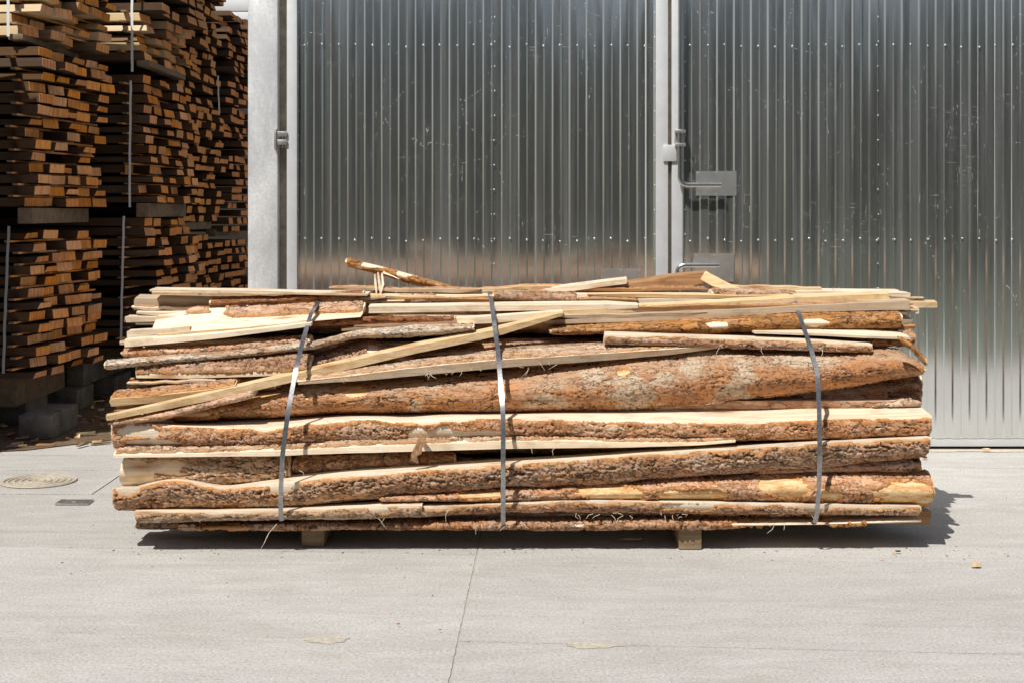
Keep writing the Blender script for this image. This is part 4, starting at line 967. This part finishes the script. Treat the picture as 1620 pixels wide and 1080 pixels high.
def stack(Xr, Z0, Z1, hlist, rot, individuals, label, group, sunlit_from=99., stuffname='stacked_planks', stufflabel=None, jit=.085, skipshort=.17, seed=1):
    """rows of planks along X; the right ends make the ragged face. Rows in `individuals` are objects, the rest one object"""
    r = random.Random(seed); D_ = Z1 - Z0; w = D_ / NP
    meshes = {m.name: [plank_mesh(seed * 50 + k, w * (.95, .95, .8, .95, .9)[k], (.0625, .058, .0625, .049, .060)[k], m) for k in range(5)] for m in (plank_shaded, plank_sunlit, plank_barky)}
    vv = []; ff = []
    cr, sr = cos(rot), sin(rot)
    rowoff = 0
    for ri, h in enumerate(hlist):
        rowoff = rowoff * .8 + r.uniform(-jit, jit) * .55
        for pi_ in range(NP):
            z = (pi_ + .5) * w + r.uniform(-.012, .012); x = rowoff + r.uniform(-jit, jit) * .55
            if r.random() < skipshort: x -= r.uniform(.04, .2)
            if r.random() < .03: continue
            X_ = Xr + cr * x - sr * z; Y_ = Z0 + sr * x + cr * z
            X_ = Xr + x * cr + z * sr; Y_ = Z0 - x * sr + z * cr
            mt = plank_shaded if h < sunlit_from else r.choice((plank_sunlit, plank_sunlit, plank_barky))
            me = r.choice(meshes[mt.name]); yaw = -rot + r.uniform(-.012, .012); rx = r.uniform(-.03, .03)
            if h in individuals:
                o = link('plank', me, None, (X_, Y_, h + r.uniform(-.003, .003))); o.rotation_euler = (rx, 0, yaw)
                tag(o, label if h < sunlit_from else label.replace('reddish sawn', 'sunlit pale sawn').replace('in shade', 'near the top'), 'plank', group if h < sunlit_from else group + ' near the top')
            else:
                co = np.array([v.co[:] for v in me.vertices]); n0 = len(vv); c_, s_ = cos(yaw), sin(yaw)
                vv.extend((X_ + c_ * p[0] - s_ * p[1], Y_ + s_ * p[0] + c_ * p[1], h + p[2]) for p in co.tolist())
                ff.extend(tuple(n0 + q for q in f.vertices) for f in me.polygons)
    if ff:
        o = link(stuffname, mesh_from(stuffname, vv, ff, [plank_shaded])); tag(o, stufflabel, 'planks', None, 'stuff')

def rows(h0, h1, pitch=.0775): 
    out = []; h = h0
    while h < h1: out.append(round(h, 4)); h += pitch
    return out
# front stack: lower, middle and upper package with thick bearers between them
s1 = rows(.41, 1.39) + rows(1.565, 2.62) + rows(2.715, 3.36)
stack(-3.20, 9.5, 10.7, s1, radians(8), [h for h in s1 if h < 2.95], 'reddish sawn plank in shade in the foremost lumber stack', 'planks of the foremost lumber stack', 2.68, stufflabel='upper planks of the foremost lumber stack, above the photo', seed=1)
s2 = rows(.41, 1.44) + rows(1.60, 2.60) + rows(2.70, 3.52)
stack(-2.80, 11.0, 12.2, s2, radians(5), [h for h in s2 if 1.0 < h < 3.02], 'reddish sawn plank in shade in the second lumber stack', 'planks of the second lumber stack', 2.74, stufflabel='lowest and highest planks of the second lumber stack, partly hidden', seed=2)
s3 = rows(.41, 1.31) + rows(1.44, 2.55) + rows(2.65, 3.66)
stack(-2.84, 12.5, 13.7, s3, radians(3), [], '', '', stufflabel='stacked planks of the third lumber stack, darker and further back', seed=3)
s4 = rows(.41, 1.2) + rows(1.33, 2.5) + rows(2.6, 3.5)
stack(-2.82, 13.95, 15.1, s4, radians(3), [], '', '', stufflabel='stacked planks of the fourth lumber stack, beside the gate post', seed=4)
s0 = rows(.41, 1.4) + rows(1.55, 2.5) + rows(2.6, 3.15)
stack(-3.50, 8.35, 9.1, s0, 0, [], '', '', stufflabel='stacked planks just outside the left edge of the photo', jit=.05, seed=5)

# bearers between the packages and under the stacks
def beam(name, label, x0, x1, z0, z1, h0, h1, mat, group, cat='beam', bev=.006):
    mb = MB().box(x0, x1, z0, z1, h0, h1, 0, bev); o = mb.build(name, mat, None, .5, base_of(mb)); return tag(o, label, cat, group)
beam_mat = simple('weathered_beam', (.22, .16, .105), .9, 0, 18, .3, .004)
beam('bearer_beam', 'weathered bearer under the middle package of the foremost lumber stack', -3.29, -3.19, 9.46, 10.72, 1.42, 1.525, beam_mat, 'bearers between lumber packages')
beam('bearer_beam', 'weathered bearer under the upper package of the foremost lumber stack', -3.36, -3.26, 9.48, 10.7, 2.645, 2.685, beam_mat, 'bearers between lumber packages')
beam('bearer_beam', 'bearer under the middle package of the second lumber stack', -2.9, -2.8, 10.97, 12.22, 1.457, 1.566, beam_mat, 'bearers between lumber packages')
beam('bearer_beam', 'bearer under the upper package of the second lumber stack', -2.9, -2.8, 10.98, 12.2, 2.625, 2.67, beam_mat, 'bearers between lumber packages')
for z0, z1, n_, hb0 in ((12.48, 13.72, 'third', 1.305), (13.93, 15.1, 'fourth', 1.225)):
    beam('bearer_beam', 'bearer under the middle package of the %s lumber stack' % n_, -3.0, -2.9, z0, z1, hb0 + .03, hb0 + .1, beam_mat, 'bearers between lumber packages')
beam('timber_beam', 'thick brown timber beam on concrete blocks under the foremost lumber stack', -3.52, -3.38, 9.70, 10.75, .172, .375, beam_mat, 'beams under the lumber stacks')
beam('timber_beam', 'grey beam on concrete blocks under the second lumber stack', -3.40, -3.27, 10.85, 12.1, .172, .375, block_mat, 'beams under the lumber stacks')
beam('timber_beam', 'beam under the third lumber stack, hidden in shade', -3.40, -3.27, 12.5, 13.7, .172, .375, beam_mat, 'beams under the lumber stacks')
for k, (z0, z1) in enumerate(((9.6, 10.7), (11.0, 12.2), (12.5, 13.7), (13.95, 15.1), (8.4, 9.05))):
    beam('timber_beam', 'far beam under the left part of lumber stack in shade', -6.2, -6.05, z0, z1, .012, .375, beam_mat, 'beams under the far left of the stacks')
beam('timber_beam', 'beam under the lumber stack outside the left edge', -3.85, -3.7, 8.4, 9.05, .012, .375, beam_mat, 'beams under the lumber stacks')
beam('timber_beam', 'beam under the fourth lumber stack, beside the gate post', -3.3, -3.15, 13.95, 15.1, .012, .375, beam_mat, 'beams under the lumber stacks')
def block(label, x0, x1, z0, z1, h=.17):
    mb = MB().box(x0, x1, z0, z1, .010, h, 0, .008); o = mb.build('concrete_block', block_mat, None, .5, base_of(mb)); return tag(o, label, 'concrete block', 'concrete blocks by the lumber stacks')
block('biggest and nearest concrete block, loose on the dirt beside the manhole cover', -3.235, -3.02, 9.32, 9.9)
block('concrete block under the brown beam at the left edge of the photo', -3.72, -3.40, 9.95, 10.42)
block('concrete block under the back end of the brown beam', -3.47, -3.25, 10.62, 11.05)
block('fourth concrete block back along the foot of the stacks', -3.43, -3.2, 11.45, 11.95)
block('furthest visible concrete block at the foot of the stacks', -3.42, -3.18, 12.5, 13.0)
# spacer laths between the rows, their ends showing at the right
spm = {}
def spacer(X_, Z0, Z1, h, rot, label, group):
    key = round(Z1 - Z0, 3)
    if key not in spm: spm[key] = mesh_from('spacer_lath', *(lambda b: (b.v, b.f))(MB().box(-.02, .02, 0, key, -.0065, .0065)), [plank_barky])
    o = link('spacer_lath', spm[key], None, (X_, Z0, h)); o.rotation_euler = (0, 0, -rot); return tag(o, label, 'spacer lath', group)
for (hl, xr, z0, z1, rot, nm, hi) in ((s1, -3.33, 9.47, 10.7, radians(8), 'foremost', 2.95), (s2, -3.0, 10.96, 12.2, radians(5), 'second', 3.05)):
    for a, b in zip(hl[:-1], hl[1:]):
        if b - a < .1 and a < hi: spacer(xr + rp.uniform(-.03, .03), z0 + rp.uniform(-.03, .02), z1, (a + b) / 2, rot, 'thin spacer lath between plank rows of the %s lumber stack' % nm, 'spacer laths of the %s lumber stack' % nm)
# plastic straps round the packages
def pack_strap(label, x, Z, y0, y1, mat, w=.019, lean=0):
    a = np.array(P(x, y0, Z)); b = np.array(P(x + lean, y1, Z)); mb = MB()
    r = random.Random(int(x * 7)); n = 14
    for k in range(n + 1):
        p = a + (b - a) * k / n + np.array((r.uniform(-.002, .002), -.004 * sin(pi * k / n), 0))
        mb.v += [(p[0] - w / 2, p[1], p[2]), (p[0] + w / 2, p[1], p[2]), (p[0] + w / 2, p[1] + .0012, p[2]), (p[0] - w / 2, p[1] + .0012, p[2])]
    for k in range(n):
        for j in range(4): mb.f.append((k * 4 + j, k * 4 + (j + 1) % 4, k * 4 + 4 + (j + 1) % 4, k * 4 + 4 + j)); mb.m.append(0)
    o = mb.build('packing_strap', mat, None, .5, base_of(mb)); return tag(o, label, 'packing strap', 'packing straps on the lumber stacks')
pack_strap('white packing strap on the sunlit upper planks of the foremost stack', 13, 9.46, -60, 58, white_strap)
pack_strap('grey packing strap low on the foremost stack at the left edge', 14, 9.44, 358, 590, grey_strap, .018, -9)
pack_strap('white packing strap on the upper planks of the second stack', 209, 10.93, -40, 114, white_strap)
pack_strap('long white packing strap on the middle package of the second stack', 207, 10.93, 128, 328, white_strap, .017, -2)
pack_strap('white packing strap on the lower package of the second stack', 196, 10.93, 342, 545, white_strap, .017, -5)
pack_strap('thin white packing strap far back on the third stack', 345, 12.3, 120, 182, white_strap, .012, 2)

# crumbs of bark and sawdust fallen round the bundle
mb = MB(); rl = random.Random(78)
for k in range(260):
    if k < 170: x = rl.uniform(-2.0, 2.2); z = 6.38 - abs(rl.gauss(0, .16))
    else: x = rl.uniform(-2.4, 2.6); z = rl.uniform(4.6, 8.6)
    L = rl.uniform(.002, .0055) * (1.6 if rl.random() < .08 else 1); a = rl.uniform(0, pi); c, s_ = cos(a), sin(a); n0 = len(mb.v); w = L * rl.uniform(.3, .7); h = L * rl.uniform(.4, .9)
    for (u, v, q) in ((-L, -w, 0), (L, -w, 0), (L * .8, w, 0), (-L * .7, w, 0), (-L * .5, -w * .5, h), (L * .6, -w * .4, h), (L * .4, w * .5, h), (-L * .4, w * .4, h)):
        mb.v.append((x + c * u - s_ * v, z + s_ * u + c * v, .0025 + q))
    for q in ((4,5,6,7),(0,1,5,4),(1,2,6,5),(2,3,7,6),(3,0,4,7)): mb.f.append(tuple(n0 + i for i in q)); mb.m.append(k % 3)
tag(mb.build('bark_crumbs', [wood_brown, wood_old, wood_yellow], None, .3), 'tiny crumbs of bark scattered over the concrete round the bundle', 'bark crumbs', None, 'stuff')
# bark litter on the dirt
mb = MB(); rl = random.Random(77)
for k in range(420):
    x = rl.uniform(-4.2, -1.75); z = rl.uniform(8.95, 13.5)
    if x > -2.4 and z < 9.4: continue
    L = rl.uniform(.012, .07); w = rl.uniform(.006, .025); a = rl.uniform(0, pi); h = rl.uniform(.010, .03); c, s = cos(a), sin(a); n0 = len(mb.v)
    for (u, v, hz_) in ((-L, -w, 0), (L, -w * .6, rl.uniform(0, .02)), (L * .8, w, rl.uniform(0, .012)), (-L * .9, w, .004)):
        mb.v.append((x + c * u - s * v, z + s * u + c * v, h + hz_))
    for (u, v, hz_) in ((-L, -w, 0), (L, -w * .6, 0), (L * .8, w, 0), (-L * .9, w, 0)):
        mb.v.append((x + c * u - s * v, z + s * u + c * v, h - .006))
    mb.f += [(n0, n0 + 1, n0 + 2, n0 + 3), (n0, n0 + 4, n0 + 5, n0 + 1), (n0 + 1, n0 + 5, n0 + 6, n0 + 2), (n0 + 2, n0 + 6, n0 + 7, n0 + 3), (n0 + 3, n0 + 7, n0 + 4, n0)]
    mb.m += [k % 3] * 5
tag(mb.build('bark_litter', [wood_brown, wood_old, wood_yellow], None, .3), 'scattered bark and wood litter on the dirt by the concrete blocks', 'bark litter', None, 'stuff')

# white clad building far behind the stacks
wb = empty('white_building', (-8, 26, 0), 'white boarded building seen above the far lumber stack, top left', 'building')
rel_box(wb, 'wall', white_paint, -14, -3.6, 26, 34, 4.15, 7.5, .01)
rel_box(wb, 'ground_floor', dark_boards, -13.9, -2.2, 26.05, 33.9, -.015, 4.148, .01)  # dark wall added behind the stack gaps in place of shade
for k in range(14): rel_box(wb, 'siding_board', white_paint, -14.05, -3.55, 25.96, 25.999, 4.2 + k * .24, 4.2 + k * .24 + .222, .004)
rel_box(wb, 'eave', plaster, -14.3, -3.3, 25.6, 34.3, 7.503, 7.7, .02)

# dark trees across the road behind the camera: they give the gate its dark reflection
def leaf_mesh(seed):
    r = np.random.RandomState(seed); n = 5200
    d = r.normal(size=(n, 3)); d /= np.linalg.norm(d, axis=1, keepdims=True); rad = r.rand(n) ** .45
    c = d * rad[:, None] * np.array((2.5, 1.7, 2.9)); c *= (1 + .22 * np.sin(5 * d[:, :1] + 3 * d[:, 2:])); c[:, 2] += 2.9
    t = r.normal(size=(n, 3)); t /= np.linalg.norm(t, axis=1, keepdims=True); b = np.cross(t, r.normal(size=(n, 3))); b /= np.linalg.norm(b, axis=1, keepdims=True)
    s = (.10 + .12 * r.rand(n))[:, None]
    V = np.stack([c - t * s * 1.4, c - b * s * .6, c + t * s * 1.4, c + b * s * .6], 1).reshape(-1, 3)
    return mesh_from('crown', V, [(4 * i, 4 * i + 1, 4 * i + 2, 4 * i + 3) for i in range(n)], [leaf_mat])
crowns = [leaf_mesh(1), leaf_mesh(2)]
mb = MB().tube([(0, 0, -.05), (.03, 0, 1.2), (-.04, .03, 2.6), (.05, 0, 4.4)], [.22, .17, .13, .05], 9)
for a in range(6): mb.tube([(0, 0, 1.6 + .35 * a), (.7 * cos(a * 2.2), .7 * sin(a * 2.2), 2.2 + .4 * a), (1.5 * cos(a * 2.2), 1.2 * sin(a * 2.2), 2.7 + .4 * a)], [.07, .05, .02], 6)
tr_me = mesh_from('trunk', mb.v, mb.f, [trunk_mat], None, 1.)
rt = random.Random(4)
for k in range(15):
    x = -24 + k * 3.4 + rt.uniform(-.4, .4); sc = rt.uniform(1.12, 1.28)
    t = empty('broadleaf_tree', (x, -13.5 + (k % 2) * -2.2, -.02), 'dark leafy tree across the road behind the camera', 'tree', 'row of trees behind the camera'); t.rotation_euler = (0, 0, rt.uniform(0, 6))
    t.scale = (sc, sc, sc)
    link('crown', crowns[k % 2], t); link('trunk', tr_me, t)

# ------------------------------------------------------------------ light, sky, camera
SUN = np.array((-.36, -.60, 1.0)); SUN /= np.linalg.norm(SUN)
el = math.asin(SUN[2]); az = math.atan2(SUN[0], SUN[1])
ld = bpy.data.lights.new('sun', 'SUN'); ld.energy = 5.0; ld.angle = radians(.53); ld.color = (1., .955, .88)
lo = bpy.data.objects.new('sun', ld); C.objects.link(lo); lo.location = (0, 0, 30)
from mathutils import Vector
lo.rotation_euler = Vector(-SUN).to_track_quat('-Z', 'Y').to_euler()
w = bpy.data.worlds.new('World'); bpy.context.scene.world = w; w.use_nodes = True
nt = w.node_tree; sk = nt.nodes.new('ShaderNodeTexSky'); sk.sky_type = 'NISHITA'; sk.sun_disc = False; sk.sun_elevation = el; sk.sun_rotation = az
sk.dust_density = 2.0; sk.air_density = 1.0
nt.links.new(sk.outputs[0], nt.nodes['Background'].inputs[0]); nt.nodes['Background'].inputs[1].default_value = .055

cd = bpy.data.cameras.new('camera'); cam = bpy.data.objects.new('camera', cd); C.objects.link(cam)
cam.location = (0, 0, H); cam.rotation_euler = (pi / 2, 0, 0)
cd.sensor_width = 36; cd.lens = F / 1620 * 36; cd.shift_y = -(540 - HY) / 1620.; cd.clip_end = 500
sc = bpy.context.scene; sc.camera = cam
sc.view_settings.view_transform = 'Standard'; sc.view_settings.look = 'None'; sc.view_settings.exposure = 0.; sc.view_settings.gamma = 1.
